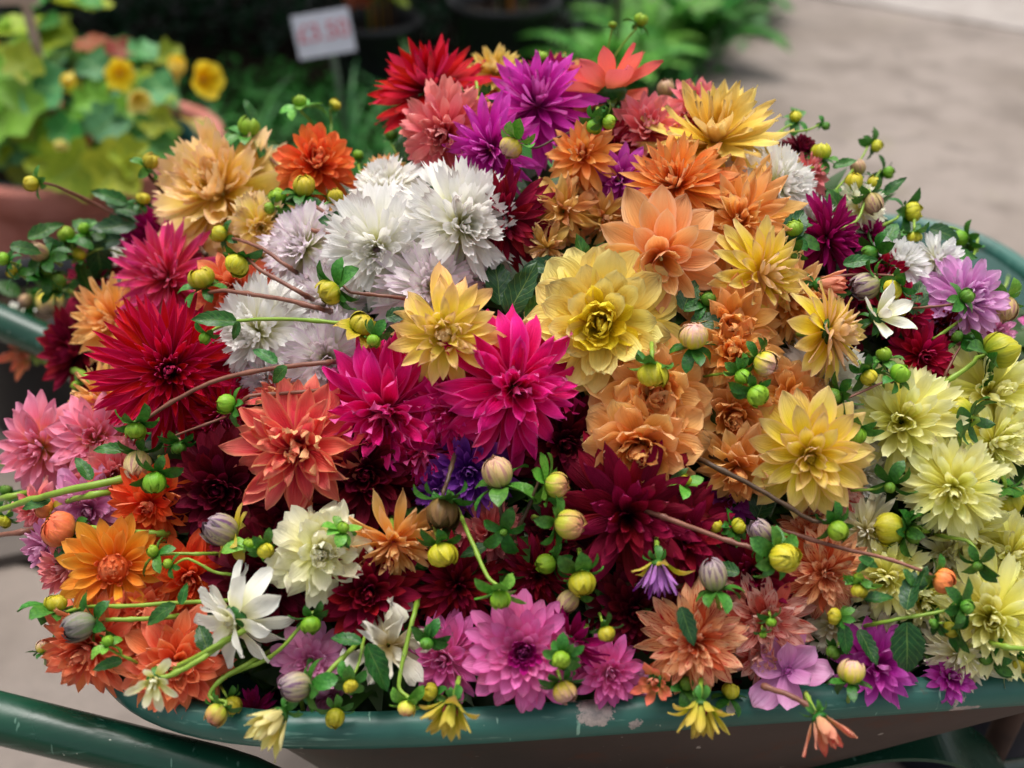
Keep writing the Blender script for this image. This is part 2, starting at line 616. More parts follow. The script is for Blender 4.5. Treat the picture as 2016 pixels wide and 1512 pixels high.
M['pinkformal_in'] = PM('petal_deep_pink', 'c04888', 'c4248c', 'b81480', edge='cc3ca0', eamt=0.4, back='d060b0')
M['pinksmall'] = PM('petal_rose_pink', 'f8a8c4', 'f274b8', 'f48ccc', edge='ee5cb0', eamt=0.4, back='f8b8dc', bamt=0.5)
M['lilac'] = PM('petal_lilac', 'e884b8', 'f09cca', 'f4b4da', edge='e484c0', eamt=0.3, back='f6cce6', bamt=0.5, vein=0.2)
M['pinklily'] = PM('petal_warm_pink', 'f8bc3c', 'f6889c', 'f8a4c0', edge='f8b4cc', eamt=0.35, back='f8acc8', vein=0.16)
M['pinkcoral'] = PM('petal_raspberry', 'e44848', 'e84070', 'e44890', edge='f48888', eamt=0.35, back='f48ca8', vein=0.18)
M['coral'] = PM('petal_coral_orange', 'ee4c1c', 'fc7c4c', 'fd9c70', edge='fcac88', eamt=0.35, back='fcb898', bamt=0.5)
M['coralpink'] = PM('petal_salmon_pink', 'e4545c', 'f27c80', 'f6a0a4', back='f8bcbc')
M['orangedisc'] = PM('petal_bright_orange', 'f07a10', 'faa02c', 'fbb44c', edge='fbbc64', eamt=0.3, back='fac080')
M['orangered'] = PM('petal_orange_red', 'e83c0c', 'f86028', 'fa7c48', back='faa078')
M['whitesingle'] = PM('petal_ivory', 'f0ec98', 'fcfaee', 'fcfaf2', back='f8f4e8', vein=0.08, val=0.08, transl=0.3)
M['creamrose'] = PM('petal_greenish_cream', 'e4e060', 'f8f6be', 'fbf7da', back='fbf8e4', bamt=0.4, vein=0.1, val=0.1, transl=0.3)
M['whitepom'] = PM('petal_pompon_white', 'f0ecc4', 'fcfbf5', 'fdfcfb', vein=0.06, val=0.08, transl=0.3)
M['lilacb'] = PM('petal_broad_lilac', 'd48cc4', 'e8a8d4', 'eebce0', edge='d880c4', eamt=0.35, back='f0d0ec', bamt=0.5, vein=0.3)
M['pinkpom'] = PM('petal_pompon_pink', 'e498d4', 'eca8e0', 'f2c0ea', back='f4d4f0', vein=0.12)
M['crimpom'] = PM('petal_pompon_crimson', '70001e', 'b00838', 'c41c50', back='d04878', bamt=0.4)
M['spenttan'] = PM('petal_faded_tan', 'd89838', 'ecb464', 'f0c488', back='f0d0a0', vein=0.25, hue=0.05)
M['spentwhite'] = PM('petal_wilted_cream', 'd0b870', 'ece6d0', 'f0ece0', back='ece4cc', vein=0.2)
M['salmonback'] = PM('petal_coral_salmon', 'f0b434', 'f88470', 'f47480', back='f48478', bamt=0.5, vein=0.2)
M['budpurple'] = PM('petal_bud_purple', '8a3c9c', 'a848c0', 'a430b8', edge='dcb8e0', eamt=0.6, back='c88cd4', bamt=0.7)
M['budyellow'] = PM('petal_bud_yellow', 'd4c828', 'f0e070', 'f6eca8', back='f4ecb0')
M['budpeach'] = PM('petal_bud_peach', 'e4b46c', 'f09c74', 'f0846c', back='f4b898', vein=0.3)
M['budyelgreen'] = PM('bract_yellow_green', '9cb81c', 'd8c838', 'e8cc70', back='d8c858', vein=0.25)
M['greenyel'] = PM('petal_bud_core_yellow', 'b0a810', 'dcc81c', 'e8d430')
M['orangecore'] = PM('petal_core_orange', 'cc4818', 'e87038', 'ee9060', vein=0.2, val=0.15)
M['purplecore'] = PM('petal_core_violet', '3a0c60', '682098', '8848b8')
M['browncore'] = PM('petal_core_brown', '8c4c10', 'b87828', 'd09c48')
M['mauvecore'] = PM('petal_core_mauve', '8c6a54', 'c8a0a4', 'd8b8c0')

MAT_LEAF = leaf_mat('leaf_green', '1c4a18', '2f6a22')
MAT_LEAFDK = leaf_mat('leaf_dark_green', '123a1a', '1e4e20')
MAT_BRACT = leaf_mat('bract_green', '2c641e', '4c8430', rough=0.42, veins=False)
MAT_BRACTDK = leaf_mat('bract_dark_green', '1e4e18', '34701f', rough=0.42, veins=False)
MAT_BRACTLT = leaf_mat('bract_bright_green', '4a8a26', '72a83e', rough=0.42, veins=False)
MAT_STEM_G = plain_mat('stem_green', '6f8f2c', '8aa63c', 60, 0.42, 0.35, 0.15)
MAT_STEM_R = plain_mat('stem_reddish', '6a4034', '8a5a48', 90, 0.42, 0.35, 0.15)
MAT_STEM_D = plain_mat('stem_dark', '3a2a1e', '55402c', 90, 0.45, 0.35, 0.15)
BM = {
    'green': bud_mat('bud_green', '447a1a', '74a222', '90b22e'),
    'yellow': bud_mat('bud_yellow_green', '6c8c1c', 'b0aa1e', 'c8b828', stripe='d0c458', samt=0.4),
    'tan': bud_mat('bud_tan_pink', '8a8c30', 'c4a86c', 'cca888', stripe='96506a', samt=0.75),
    'purple': bud_mat('bud_purple', '7c9038', 'b0a078', 'a890a0', stripe='5c2464', samt=0.9, s0=0.2),
    'grey': bud_mat('bud_grey_green', '5e7c28', '8c8878', '6c5c68', stripe='453848', samt=0.6, s0=0.35),
    'pinkgreen': bud_mat('bud_green_with_pink_tip', '88b02c', 'bcbc3c', 'd88c70', stripe='d87c7c', samt=0.5, s0=0.6),
    'pinkyellow': bud_mat('bud_yellow_with_pink', '9cac24', 'd0b838', 'd4a098', stripe='d494a8', samt=0.7, s0=0.45),
    'brown': bud_mat('bud_brown', '52501c', '75582c', '583a26', stripe='3a2016', samt=0.5),
    'orange': bud_mat('bud_orange', 'd88c28', 'e8864c', 'dc6c40', stripe='c04c30', samt=0.35),
    'dark': bud_mat('bud_dark_green', '2c5c1a', '4c7c20', '6c9430'),
}


# ------------------------------------------------------------------ flower kinds
# n petals; el elevation outer->inner; L length; w width/length; bend, cup; rings of petals share meshes
def D(mat, n, el, L, w, bend, cup, tip, wave=0.02, inner=None, cen=None, elp=1.0, rev=None, jit=1.0, base=0.34, r0=0.10, group=None, colour=None, lite=False):
    return dict(mat=mat, n=n, el=el, L=L, w=w, bend=bend, cup=cup, tip=tip, wave=wave, inner=inner, cen=cen, elp=elp, rev=rev,
                jit=jit, base=base, r0=r0, group=group, colour=colour)


FT = {
    'red_spiky': D('red', 60, (-15, 75), (1, .5), (.24, .22), (-8, 20), (-.9, .9), 'acute', .02, group='red dahlias'),
    'red_lac': D('redlac', 150, (-42, 80), (1, .50), (.14, .15), (-10, 25), (.8, 1.2), 'acute', .02, group='red dahlias', elp=.85),
    'coral_ruffle': D('coralruf', 48, (-15, 75), (1, .55), (.34, .34), (-15, 30), (.8, 1.3), 'notch', .09, group='coral dahlias'),
    'magenta': D('magenta', 46, (-15, 78), (1, .6), (.24, .24), (-12, 15), (1.0, 1.0), 'acute', .03, group='magenta dahlias'),
    'magcrim': D('magcrim', 46, (-15, 75), (1, .5), (.26, .26), (-10, 20), (.9, 1), 'acute', .02, group='magenta dahlias'),
    'orange_ball': D('orange', 64, (-35, 78), (1, .6), (.34, .34), (5, 35), (1.0, 1.5), 'round', .03, group='orange dahlias'),
    'orange_cactus': D('orangecac', 74, (-15, 76), (1, .5), (.23, .24), (-6, 25), (.8, 1.3), 'acute', .03, group='orange dahlias'),
    'yellow_cactus': D('yelcac', 64, (-25, 75), (1, .6), (.22, .24), (-5, 20), (-1.0, .8), 'acute', .03, group='yellow dahlias'),
    'pale_yellow': D('paleyel', 58, (-22, 76), (1, .5), (.36, .36), (0, 30), (.6, 1.1), 'lacer', .05, group='yellow dahlias'),
    'white_lac': D('white', 62, (-14, 72), (1, .42), (.30, .32), (-4, 30), (.6, 1.1), 'lacer', .04, cen=('bud', .17, 'mauvecore'), group='white dahlias'),
    'white_full': D('white', 84, (-25, 72), (1, .45), (.27, .30), (-6, 22), (.7, 1.1), 'lacer', .05, group='white dahlias'),
    'blush_lac': D('pinkwhite', 58, (-14, 70), (1, .42), (.32, .34), (-4, 28), (.6, 1.1), 'lacer', .05, cen=('bud', .17, 'mauvecore'), group='white dahlias'),
    'yellow_dec': D('yeldec', 56, (-16, 70), (1, .36), (.50, .50), (6, 40), (.55, 1.0), 'round', .035, inner='yeldec_in', cen=('bud', .20, 'greenyel'), group='yellow dahlias'),
    'peach_dec': D('peach', 50, (-16, 78), (1, .5), (.54, .52), (0, 45), (.6, 1.1), 'round', .05, inner='peach_in', cen=('bud', .14, 'peach_in'), group='apricot dahlias'),
    'peach_side': D('peach', 36, (-10, 75), (1, .6), (.42, .42), (-4, 25), (.6, 1.0), 'point', .05, inner='peach_in', group='apricot dahlias'),
    'peach_lily': D('peachlily', 24, (-12, 66), (1, .62), (.50, .48), (-6, 22), (.7, 1.0), 'point', .03, inner='peachlily', group='apricot dahlias'),
    'peach_cac': D('peach', 46, (-12, 74), (1, .55), (.27, .28), (-6, 20), (.8, 1.1), 'acute', .04, group='apricot dahlias'),
    'coral_side': D('coralpink', 40, (-12, 75), (1, .55), (.4, .4), (-4, 25), (.6, 1.0), 'point', .05, group='coral dahlias'),
    'yellow_lily': D('yellily', 36, (-14, 68), (1, .5), (.40, .38), (-4, 25), (.6, 1.0), 'point', .03, cen=('bud', .24, 'yeldec_in'), group='yellow dahlias'),
    'yellow_semi': D('yellily', 40, (-10, 76), (1, .6), (.30, .32), (-4, 20), (.7, 1.0), 'point', .03, group='yellow dahlias'),
    'yellow_open': D('yelopen', 30, (-18, 56), (1, .5), (.34, .32), (-14, 25), (.6, .9), 'point', .06, cen=('bud', .36, 'yelopen'), group='yellow dahlias'),
    'hot_pink': D('hotpink', 62, (-36, 74), (1, .5), (.31, .32), (-16, 22), (.8, 1.2), 'acute', .06, rev=-.9, group='hot pink dahlias'),
    'coral_peach': D('coralpeach', 40, (-14, 72), (1, .55), (.38, .38), (-10, 24), (.7, 1.0), 'point', .09, jit=1.7, group='coral dahlias'),
    'maroon_dec': D('maroon', 72, (-14, 76), (1, .4), (.30, .32), (0, 35), (.8, 1.3), 'round', .02, cen=('bud', .13, 'oxred'), group='dark maroon dahlias'),
    'maroon_lit': D('oxred', 60, (-12, 76), (1, .4), (.36, .36), (2, 35), (.8, 1.2), 'point', .02, cen=('bud', .13, 'oxred'), group='dark maroon dahlias'),  # ox red kind with pointed petals
    'maroon_cac': D('oxred', 62, (-18, 74), (1, .5), (.22, .24), (-6, 20), (.9, 1.2), 'acute', .03, group='dark maroon dahlias'),
    'crimson_star': D('crimson', 44, (-16, 72), (1, .45), (.28, .26), (-6, 14), (-.9, .9), 'point', .03, group='crimson dahlias'),
    'purple': D('purple', 50, (-15, 74), (1, .45), (.32, .32), (-4, 30), (.8, 1.2), 'notch', .04, cen=('bud', .2, 'purplecore'), group='purple dahlias'),
    'purple_side': D('purplepink', 30, (-15, 74), (1, .6), (.36, .34), (-6, 20), (.6, 1), 'point', .06, group='purple dahlias'),
    'lemon': D('lemon', 72, (-72, 78), (1, .62), (.28, .31), (8, 25), (1.3, 1.8), 'notch', .03, group='lemon yellow dahlias', r0=.14),
    'cream_frill': D('cream', 44, (-25, 74), (1, .5), (.34, .34), (0, 25), (.9, 1.3), 'lacer', .06, group='lemon yellow dahlias'),
    'cream_cac': D('cream', 52, (-15, 74), (1, .5), (.24, .24), (-4, 20), (.8, 1.0), 'acute', .03, group='lemon yellow dahlias'),
    'streaked': D('streak', 46, (-18, 74), (1, .45), (.32, .32), (-4, 25), (.7, 1.1), 'point', .05, group='red-streaked orange dahlias'),
    'streaked_side': D('streakpink', 34, (-12, 74), (1, .55), (.36, .36), (-4, 22), (.7, 1), 'point', .05, group='red-streaked orange dahlias'),
    'pink_formal': D('pinkformal', 66, (-8, 74), (1, .24), (.33, .44), (10, 45), (.7, 1.5), 'round', .015, inner='pinkformal_in', cen=('bud', .1, 'pinkformal_in'), jit=.45, group='pink dahlias'),
    'pink_small': D('pinksmall', 44, (-16, 74), (1, .45), (.40, .42), (4, 35), (.8, 1.3), 'point', .03, group='pink dahlias'),
    'lilac_dec': D('lilac', 44, (-16, 74), (1, .45), (.38, .4), (4, 35), (.8, 1.2), 'round', .03, group='lilac dahlias'),
    'lilac_broad': D('lilacb', 9, (2, 40), (1, .8), (.72, .6), (10, 30), (.5, .7), 'round', .07, cen=('bud', .2, 'purplepink'), group='lilac dahlias'),
    'pink_lily': D('pinklily', 44, (-14, 72), (1, .45), (.32, .32), (0, 25), (.7, 1.1), 'point', .03, group='pink dahlias'),
    'pink_coral': D('pinkcoral', 80, (-22, 74), (1, .5), (.18, .2), (-4, 20), (.9, 1.2), 'acute', .02, group='pink dahlias'),
    'coral_dec': D('coral', 56, (-14, 74), (1, .4), (.42, .42), (4, 35), (.7, 1.2), 'point', .025, cen=('bud', .14, 'orangecore'), group='coral dahlias'),
    'coral_ball': D('coral', 64, (-30, 76), (1, .5), (.34, .36), (4, 30), (.9, 1.4), 'point', .03, cen=('bud', .16, 'browncore'), group='coral dahlias'),
    'coralpink_ball': D('coralpink', 56, (-28, 76), (1, .5), (.34, .36), (4, 30), (.9, 1.4), 'point', .03, group='coral dahlias'),
    'orange_disc': D('orangedisc', 26, (-2, 34), (.80, .56), (.46, .42), (4, 20), (.6, 1.2), 'point', .03, cen=('disc', .33, 'orangecore'), group='orange dahlias'),
    'orange_red': D('orangered', 46, (-18, 76), (1, .5), (.40, .4), (2, 35), (.8, 1.3), 'point', .03, group='orange dahlias'),
    'white_single': D('whitesingle', 20, (-42, 30), (1, .7), (.50, .42), (-16, 15), (.5, .7), 'round', .06, cen=('bud', .16, 'creamrose'), group='white dahlias'),
    'white_cup': D('whitesingle', 8, (25, 60), (1, .8), (.52, .5), (15, 25), (.7, .9), 'point', .03, group='white dahlias'),
    'cream_rose': D('creamrose', 30, (-10, 76), (1, .42), (.62, .6), (4, 45), (.5, 1.1), 'notch', .12, cen=('bud', .16, 'creamrose'), group='white dahlias'),
    'white_pom': D('whitepom', 80, (-55, 80), (1, .7), (.30, .32), (10, 25), (1.4, 1.9), 'round', .02, r0=.16, group='pompon dahlias'),
    'pink_pom': D('pinkpom', 80, (-55, 80), (1, .7), (.30, .32), (10, 25), (1.3, 1.9), 'round', .02, r0=.16, group='pompon dahlias'),
    'crimson_pom': D('crimpom', 80, (-50, 80), (1, .7), (.30, .32), (10, 25), (1.3, 1.9), 'round', .02, r0=.16, group='pompon dahlias'),
    'crimson_disc': D('crimpom', 54, (-40, 60), (1, .6), (.3, .32), (6, 25), (1.2, 1.7), 'round', .02, cen=('bud', .3, 'greenyel'), group='pompon dahlias'),
    'spent_tan': D('spenttan', 34, (-40, 70), (1, .55), (.34, .32), (-30, 10), (.8, 1.0), 'acute', .12, jit=2.2, group='faded dahlias'),
    'spent_white': D('spentwhite', 16, (-30, 50), (1, .6), (.50, .46), (-35, 10), (.5, .8), 'notch', .2, jit=2.2, group='faded dahlias'),
    'salmon_back': D('salmonback', 18, (4, 46), (1, .75), (.42, .4), (-6, 15), (.5, .8), 'point', .03, group='coral dahlias'),
    'tan_half': D('orangecac', 34, (-30, 78), (1, .5), (.36, .3), (-14, 25), (.8, 1.1), 'point', .06, cen=('bud', .30, 'orangecore'), group='orange dahlias'),
    'half_purple': D('budpurple', 16, (48, 82), (1, .85), (.30, .28), (14, 28), (.9, 1.1), 'point', .02, r0=.34, jit=.55, group='half-open dahlia buds'),
    'open_purple': D('budpurple', 22, (52, 84), (1, .85), (.22, .22), (0, 20), (1, 1.1), 'acute', .02, r0=.25, jit=.55, group='half-open dahlia buds'),
    'half_yellow': D('budyellow', 16, (46, 82), (1, .8), (.36, .34), (10, 26), (.8, 1.0), 'point', .03, r0=.3, jit=.55, group='half-open dahlia buds'),
    'half_peach': D('budpeach', 16, (52, 84), (1, .85), (.34, .3), (10, 24), (.8, 1.0), 'point', .03, r0=.3, jit=.55, group='half-open dahlia buds'),
    'half_green': D('budyelgreen', 13, (50, 82), (1, .8), (.40, .34), (2, 26), (.8, 1.0), 'point', .04, r0=.3, cen=('bud', .3, 'oxred'), jit=.55, group='half-open dahlia buds'),
    'half_cream': D('creamrose', 13, (10, 80), (1, .6), (.46, .36), (8, 30), (.8, 1.0), 'round', .03, r0=.2, cen=('bud', .3, 'budyellow'), jit=.55, group='half-open dahlia buds'),
}
PMESH = {}


def flower_meshes(t):
    if t in PMESH:
        return PMESH[t]
    f = FT[t]
    rings = []
    for ri in range(3):
        u = (ri + 0.35) / 3
        var = []
        for k in range(3):
            mat = M[f['inner']] if (f['inner'] and ri == 2) else M[f['mat']]
            lp = lambda ab: ab[0] + (ab[1] - ab[0]) * u
            var.append(petal_mesh('petal_' + t, mat, wr=lp(f['w']) * random.uniform(.9, 1.1), tip=f['tip'], cup=lp(f['cup']) * random.uniform(.85, 1.15),
                                  bend=R(lp(f['bend']) + random.uniform(-7, 7) * f['jit']), wave=f['wave'] * random.uniform(.5, 1.5), seed=hash_s(t) + ri * 3 + k,
                                  twist=R(random.uniform(-10, 10)) * f['jit'], base_w=f['base'],
                                  rev=(f['rev'] if f['rev'] and ri < 2 and k != 1 else None)))
        rings.append(var)
    cen = None
    if f['cen']:
        kind, cr, cm = f['cen']
        b = MB()
        n = 34 if kind == 'disc' else 20
        for i in range(n):
            q = (i + 0.5) / n
            az = i * 2.39996
            el = 8 + 78 * q if kind == 'disc' else 42 + 44 * q
            L = (0.95 - 0.35 * q) if kind == 'disc' else (1.15 - 0.3 * q)
            p, uvs, nx, ny = petal_geo(wr=.42 if kind == 'disc' else .5, tip='point', cup=1.0, bend=R(95 if kind == 'disc' else 62), seed=i, nx=6, ny=2)
            Mx = Matrix.Rotation(az, 4, 'Z') @ Matrix.Translation((0.62 * (1 - 0.9 * q), 0, -0.1 + 0.35 * q)) @ Matrix.Rotation(-R(el), 4, 'Y') @ Matrix.Scale(L, 4)
            b.grid([tuple(Mx @ Vector(a)) for a in p], uvs, nx, ny)
        if kind == 'disc':
            pr = [(0.001, 0.62), (0.3, 0.58), (0.6, 0.38), (0.8, 0.1), (0.8, -0.2)]
            b.lathe(list(reversed(pr)), 16)
        cen = b.mesh('centre_' + t, M[cm])
    PMESH[t] = (rings, cen)
    return PMESH[t]


def hash_s(s):
    h = 0
    for ch in s:
        h = (h * 31 + ord(ch)) % 100003
    return h


def face_mat(px, py, off, fx, fy, fz, roll=0.0):
    p, w = at(px, py, off)
    d = ray(px, py).normalized()
    tow = -d
    rt = d.cross(UPV).normalized()
    up = rt.cross(d).normalized()
    z = (rt * fx - up * fy + tow * fz).normalized()
    a = Vector((0.31, 0.17, 0.93)) if abs(z.z) < 0.9 else Vector((0, 1, 0))
    x = (a - z * a.dot(z)).normalized()
    y = z.cross(x)
    m = Matrix(((x.x, y.x, z.x, p.x), (x.y, y.y, z.y, p.y), (x.z, y.z, z.z, p.z), (0, 0, 0, 1)))
    return m @ Matrix.Rotation(roll, 4, 'Z'), w


# shared small meshes: sepals, calyx, short stem
def bract_meshes(mat, n=4):
    out = []
    for k in range(n):
        out.append(petal_mesh('bract', mat, wr=random.uniform(.48, .66), tip='point', cup=.6, bend=R(random.uniform(-80, -5)), wave=.03, seed=k + 50, nx=6, ny=2, base_w=.4))
    return out


BR = {'n': bract_meshes(MAT_BRACT), 'd': bract_meshes(MAT_BRACTDK), 'l': bract_meshes(MAT_BRACTLT), 'y': bract_meshes(M['budyelgreen'])}
b = MB()
b.lathe([(.10, -.28), (.16, -.2), (.34, -.06), (.42, .08), (.36, .16), (.001, .18)], 12)
CALYX = b.mesh('calyx', MAT_BRACTDK)


def calyx(root, r, n=6, kind='d', droop=0.0):
    """green underside of a flower that the photograph shows from the side or the back"""
    put('calyx', CALYX, root, Matrix.Scale(r * .62, 4))
    for i in range(n):
        az = i * 2 * PI / n + random.uniform(-.2, .2)
        el = R(random.uniform(-35, 25) - droop)
        put('bract', random.choice(BR[kind]), root, Matrix.Rotation(az, 4, 'Z') @ Matrix.Translation((r * .10, 0, -r * .12)) @ Matrix.Rotation(-el, 4, 'Y') @ Matrix.Scale(r * random.uniform(.34, .5), 4))


NF = 0


def flower(px, py, r, t, face, off, label, flags=''):
    global NF
    NF += 1
    random.seed(1000 + NF)
    f = FT[t]
    fx, fy = face[0], face[1]
    if len(face) == 2 and not t.startswith(('half', 'open', 'lilac_b', 'orange_disc', 'pink_formal', 'yellow_dec')):
        # heads lean outwards over the heap: those on the crest look up, those at the ends look sideways
        fx = max(-.8, min(.8, fx * 1.25 + (px - 1008) / 1008 * .12 + random.uniform(-.14, .14)))
        fy = max(-.75, min(.8, fy * 1.2 - .16 * sstep(700, 250, py) + random.uniform(-.12, .12)))
    fz = face[2] if len(face) > 2 else math.sqrt(max(0.05, 1 - fx * fx - fy * fy))
    Mx, w = face_mat(px, py, off, fx, fy, fz, random.uniform(0, 6.28))
    Rm = r * (1.27 if t == 'hot_pink' else 1.18) / FPX * w
    nm = 'half_open_dahlia' if t.startswith(('half', 'open')) else 'dahlia_flower'
    root = empty(nm, Mx)
    tag(root, label, 'flower bud' if nm.startswith('half') else 'dahlia', f['group'])
    rings, cen = flower_meshes(t)
    n = f['n']
    if n > 22:
        n = int(n * 1.6)
    if r < 62 and n > 50:
        n = int(n * 0.7)
    half = nm.startswith('half')
    age = random.uniform(.75, 1.45)
    for i in range(n):
        u = i / max(1, n - 1)
        ue = u ** (f['elp'] * 1.22)
        e0 = f['el'][0] - (8 if n > 22 else 0)
        el = e0 + (f['el'][1] - e0) * ue + random.gauss(0, 7) * f['jit'] * age - (random.uniform(15, 40) if random.random() < .035 * age and not half else 0)
        L = (f['L'][0] + (f['L'][1] - f['L'][0]) * u) * random.uniform(.93, 1.07) * (random.uniform(.8, 1.05) if f['jit'] > 2 else 1)
        az = i * 2.399963 + random.gauss(0, .13) * f['jit']
        rb = f['r0'] * (1 - 0.75 * u) if not (f['cen'] and f['cen'][0] == 'disc') else .22 + .06 * (1 - u)
        hz = (0.02 + 0.12 * u) if not half else 0.05 + .1 * u
        msh = random.choice(rings[min(2, int(u * 3))])
        m = (Matrix.Rotation(az, 4, 'Z') @ Matrix.Translation((rb * Rm, 0, hz * Rm)) @ Matrix.Rotation(-R(el), 4, 'Y')
             @ Matrix.Rotation(random.gauss(0, .19) * f['jit'] * age, 4, 'X') @ Matrix.Diagonal((L * Rm, L * Rm * random.uniform(.92, 1.08), L * Rm, 1)))
        put('petal', msh, root, m)
    if cen:
        cr = f['cen'][1]
        put('flower_centre', cen, root, Matrix.Translation((0, 0, Rm * (.16 if f['cen'][0] == 'disc' else .10))) @ Matrix.Scale(Rm * cr, 4))
    inv = Mx.inverted()
    base = Mx.translation
    ax = (Mx.to_3x3() @ Vector((0, 0, 1))).normalized()
    dp = (base - CAM).normalized()
    q = max(.016, min(.03, Rm * .5))
    sp_ = [base - ax * Rm * .08, base - ax * q * .6, base - ax * q + dp * q * .6, base - ax * q * 1.1 + dp * q * 2.2, base - ax * q * 1.1 + dp * q * 2.8 + Vector((0, 0, -.02))]
    put('stem', tube_mesh('stem', [inv @ p for p in smooth_path(sp_, 3)], 5.0 / FPX * w, MAT_STEM_G, 6), root)
    if half:
        calyx(root, Rm * 1.05, 6, 'n', 25)
        if 'y' in flags:
            for i in range(5):
                az = i * 1.2566 + random.uniform(-.3, .3)
                put('inner_bract', random.choice(BR['y']), root, Matrix.Rotation(az, 4, 'Z') @ Matrix.Translation((Rm * .3, 0, 0)) @ Matrix.Rotation(-R(random.uniform(10, 60)), 4, 'Y') @ Matrix.Scale(Rm * random.uniform(.7, 1.0), 4))
    elif 'c' in flags:
        calyx(root, Rm, 6, 'd')
    return root


# ------------------------------------------------------------------ buds, stems and leaves
BUDM = {}


def bud_mesh(kind, var):
    # every kind of bud comes in five shapes
    key = (kind, var)
    if key in BUDM:
        return BUDM[key]
    rnd = random.Random(var * 31 + hash_s(kind))
    obl = rnd.uniform(.80, .98) if kind not in ('tan', 'purple', 'grey') else rnd.uniform(1.05, 1.2)
    b = MB()

    asx = rnd.uniform(.93, 1.08)

    def sph(th, ph, rr):
        fl = 1.0 if th < 2.2 else 1 - .10 * ((th - 2.2) / .94) ** 2
        return (math.sin(th) * rr * math.cos(ph) * asx, math.sin(th) * rr * math.sin(ph) / asx, -math.cos(th) * obl * rr * fl + obl * .93)
    pts, uvs = [], []
    for i in range(9):
        for k in range(17):
            pts.append(sph(PI * i / 8, 2 * PI * k / 16, .95))
            uvs.append((.5, i / 8))
    b.grid(pts, uvs, 8, 16)
    # two ranks of bracts wrap the bud, each overlapping the next
    for rank, (nb_, am, t1) in enumerate(((6, .72, .93), (7, .60, .80))):
        for q in range(nb_):
            ph0 = 2 * PI * (q + .5 * rank) / nb_ + rnd.uniform(-.12, .12)
            te = t1 + rnd.uniform(-.06, .05)
            lift = rnd.uniform(.0, .10) + (.22 if rnd.random() < .25 else 0)
            pts, uvs = [], []
            for i in range(9):
                t = i / 8
                th = PI * (.10 + (te - .10) * t)
                wd = am * (math.sin(PI * (.18 + .82 * t)) ** .6 if t < .999 else .02) * (1.15 if t < .5 else 1.15 - .3 * (t - .5))
                wd = min(wd, am * 1.2)
                for j in range(5):
                    sd = j / 4 * 2 - 1
                    ph = ph0 + sd * wd + .15 * t
                    rr = 1.0 + .03 * rank + .05 * sd - .05 * sd * sd + lift * t ** 3 + .016 * math.cos(sd * 7) * math.sin(PI * t)
                    pts.append(sph(th, ph, rr))
                    uvs.append((j / 4, .08 + .9 * th / PI))
            b.grid(pts, uvs, 8, 4)
    BUDM[key] = b.mesh('bud_' + kind, BM[kind])
    # wind the faces outwards
    return BUDM[key]


def tube_mesh(name, pts, r, mat, n=6):
    b = MB()
    if 'stem' in name:
        # swollen nodes and a little wander
        if not hasattr(r, '__len__'):
            r = [r] * len(pts)
        r = [q * (1.32 if i % 9 == 5 else random.uniform(.93, 1.05)) * (.82 + .30 * i / len(pts)) for i, q in enumerate(r)]
        pts = [Vector(p) + Vector((random.gauss(0, 1), random.gauss(0, 1), random.gauss(0, 1))) * r[0] * .10 for p in pts]
    b.tube(pts, r, n)
    return b.mesh(name, mat)


def smooth_path(ps, k=5):
    ps = [Vector(p) for p in ps]
    if len(ps) < 3:
        return [ps[0].lerp(ps[-1], i / 4) for i in range(5)]
    out = []
    for i in range(len(ps) - 1):
        p0, p1, p2, p3 = ps[max(0, i - 1)], ps[i], ps[i + 1], ps[min(len(ps) - 1, i + 2)]
        for j in range(k):
            t = j / k
            out.append(0.5 * ((2 * p1) + (p2 - p0) * t + (2 * p0 - 5 * p1 + 4 * p2 - p3) * t * t + (3 * p1 - p0 - 3 * p2 + p3) * t ** 3))
    out.append(ps[-1])
    return out


def leaf_mesh(mat, seed, wr=.46, serr=.05, fold=.5, bend=-25, nx=11):
    rnd = random.Random(seed)
    pts, uvs = [], []
    x = z = 0
    ny = 4
    for i in range(nx + 1):
        t = i / nx
        th = R(bend) * t
        if i:
            x += math.cos(th) / nx
            z += math.sin(th) / nx
        w = (math.sin(PI * min(1.0, t * .97 + .015) ** .72) ** .85) if t < 1 else 0.02
        w = max(.03, w)
        if i % 2 == 1 and 0 < i < nx:
            w += serr * 2
        for j in range(ny + 1):
            s = j / ny * 2 - 1
            hw = w * wr * .5
            y = s * hw * math.cos(fold * .6)
            zz = abs(s) * hw * math.sin(fold * .6) + rnd.uniform(-.008, .008) + .02 * math.sin(t * 9 + s * 2 + seed)
            pts.append((x - math.sin(th) * zz, y, z + math.cos(th) * zz))
            uvs.append((t, (s + 1) / 2))
    b = MB()
    b.grid(pts, uvs, nx, ny)
    return b.mesh('leaf', mat)


LEAVES = {'n': [leaf_mesh(MAT_LEAF, k, random.uniform(.4, .56), .05, random.uniform(.3, .8), random.uniform(-45, 5)) for k in range(5)],
          'd': [leaf_mesh(MAT_LEAFDK, k + 9, random.uniform(.45, .6), .06, random.uniform(.3, .7), random.uniform(-40, 5)) for k in range(5)]}


def leaf_matrix(px, py, off, ang, L, tilt=0.35):
    """leaf lying in the picture's plane, its tip towards ang degrees (0 right, 90 down in the photograph)"""
    p, w = at(px, py, off)
    d = ray(px, py).normalized()
    rt = d.cross(UPV).normalized()
    up = rt.cross(d).normalized()
    x = (rt * math.cos(R(ang)) - up * math.sin(R(ang)) - d * random.uniform(-tilt, tilt)).normalized()
    nrm = (-d + up * .5 + rt * random.uniform(-.4, .4)).normalized()
    y = nrm.cross(x).normalized()
    z = x.cross(y)
    s = L / FPX * w
    return Matrix(((x.x * s, y.x * s, z.x * s, p.x), (x.y * s, y.y * s, z.y * s, p.y), (x.z * s, y.z * s, z.z * s, p.z), (0, 0, 0, 1)))


NB = 0


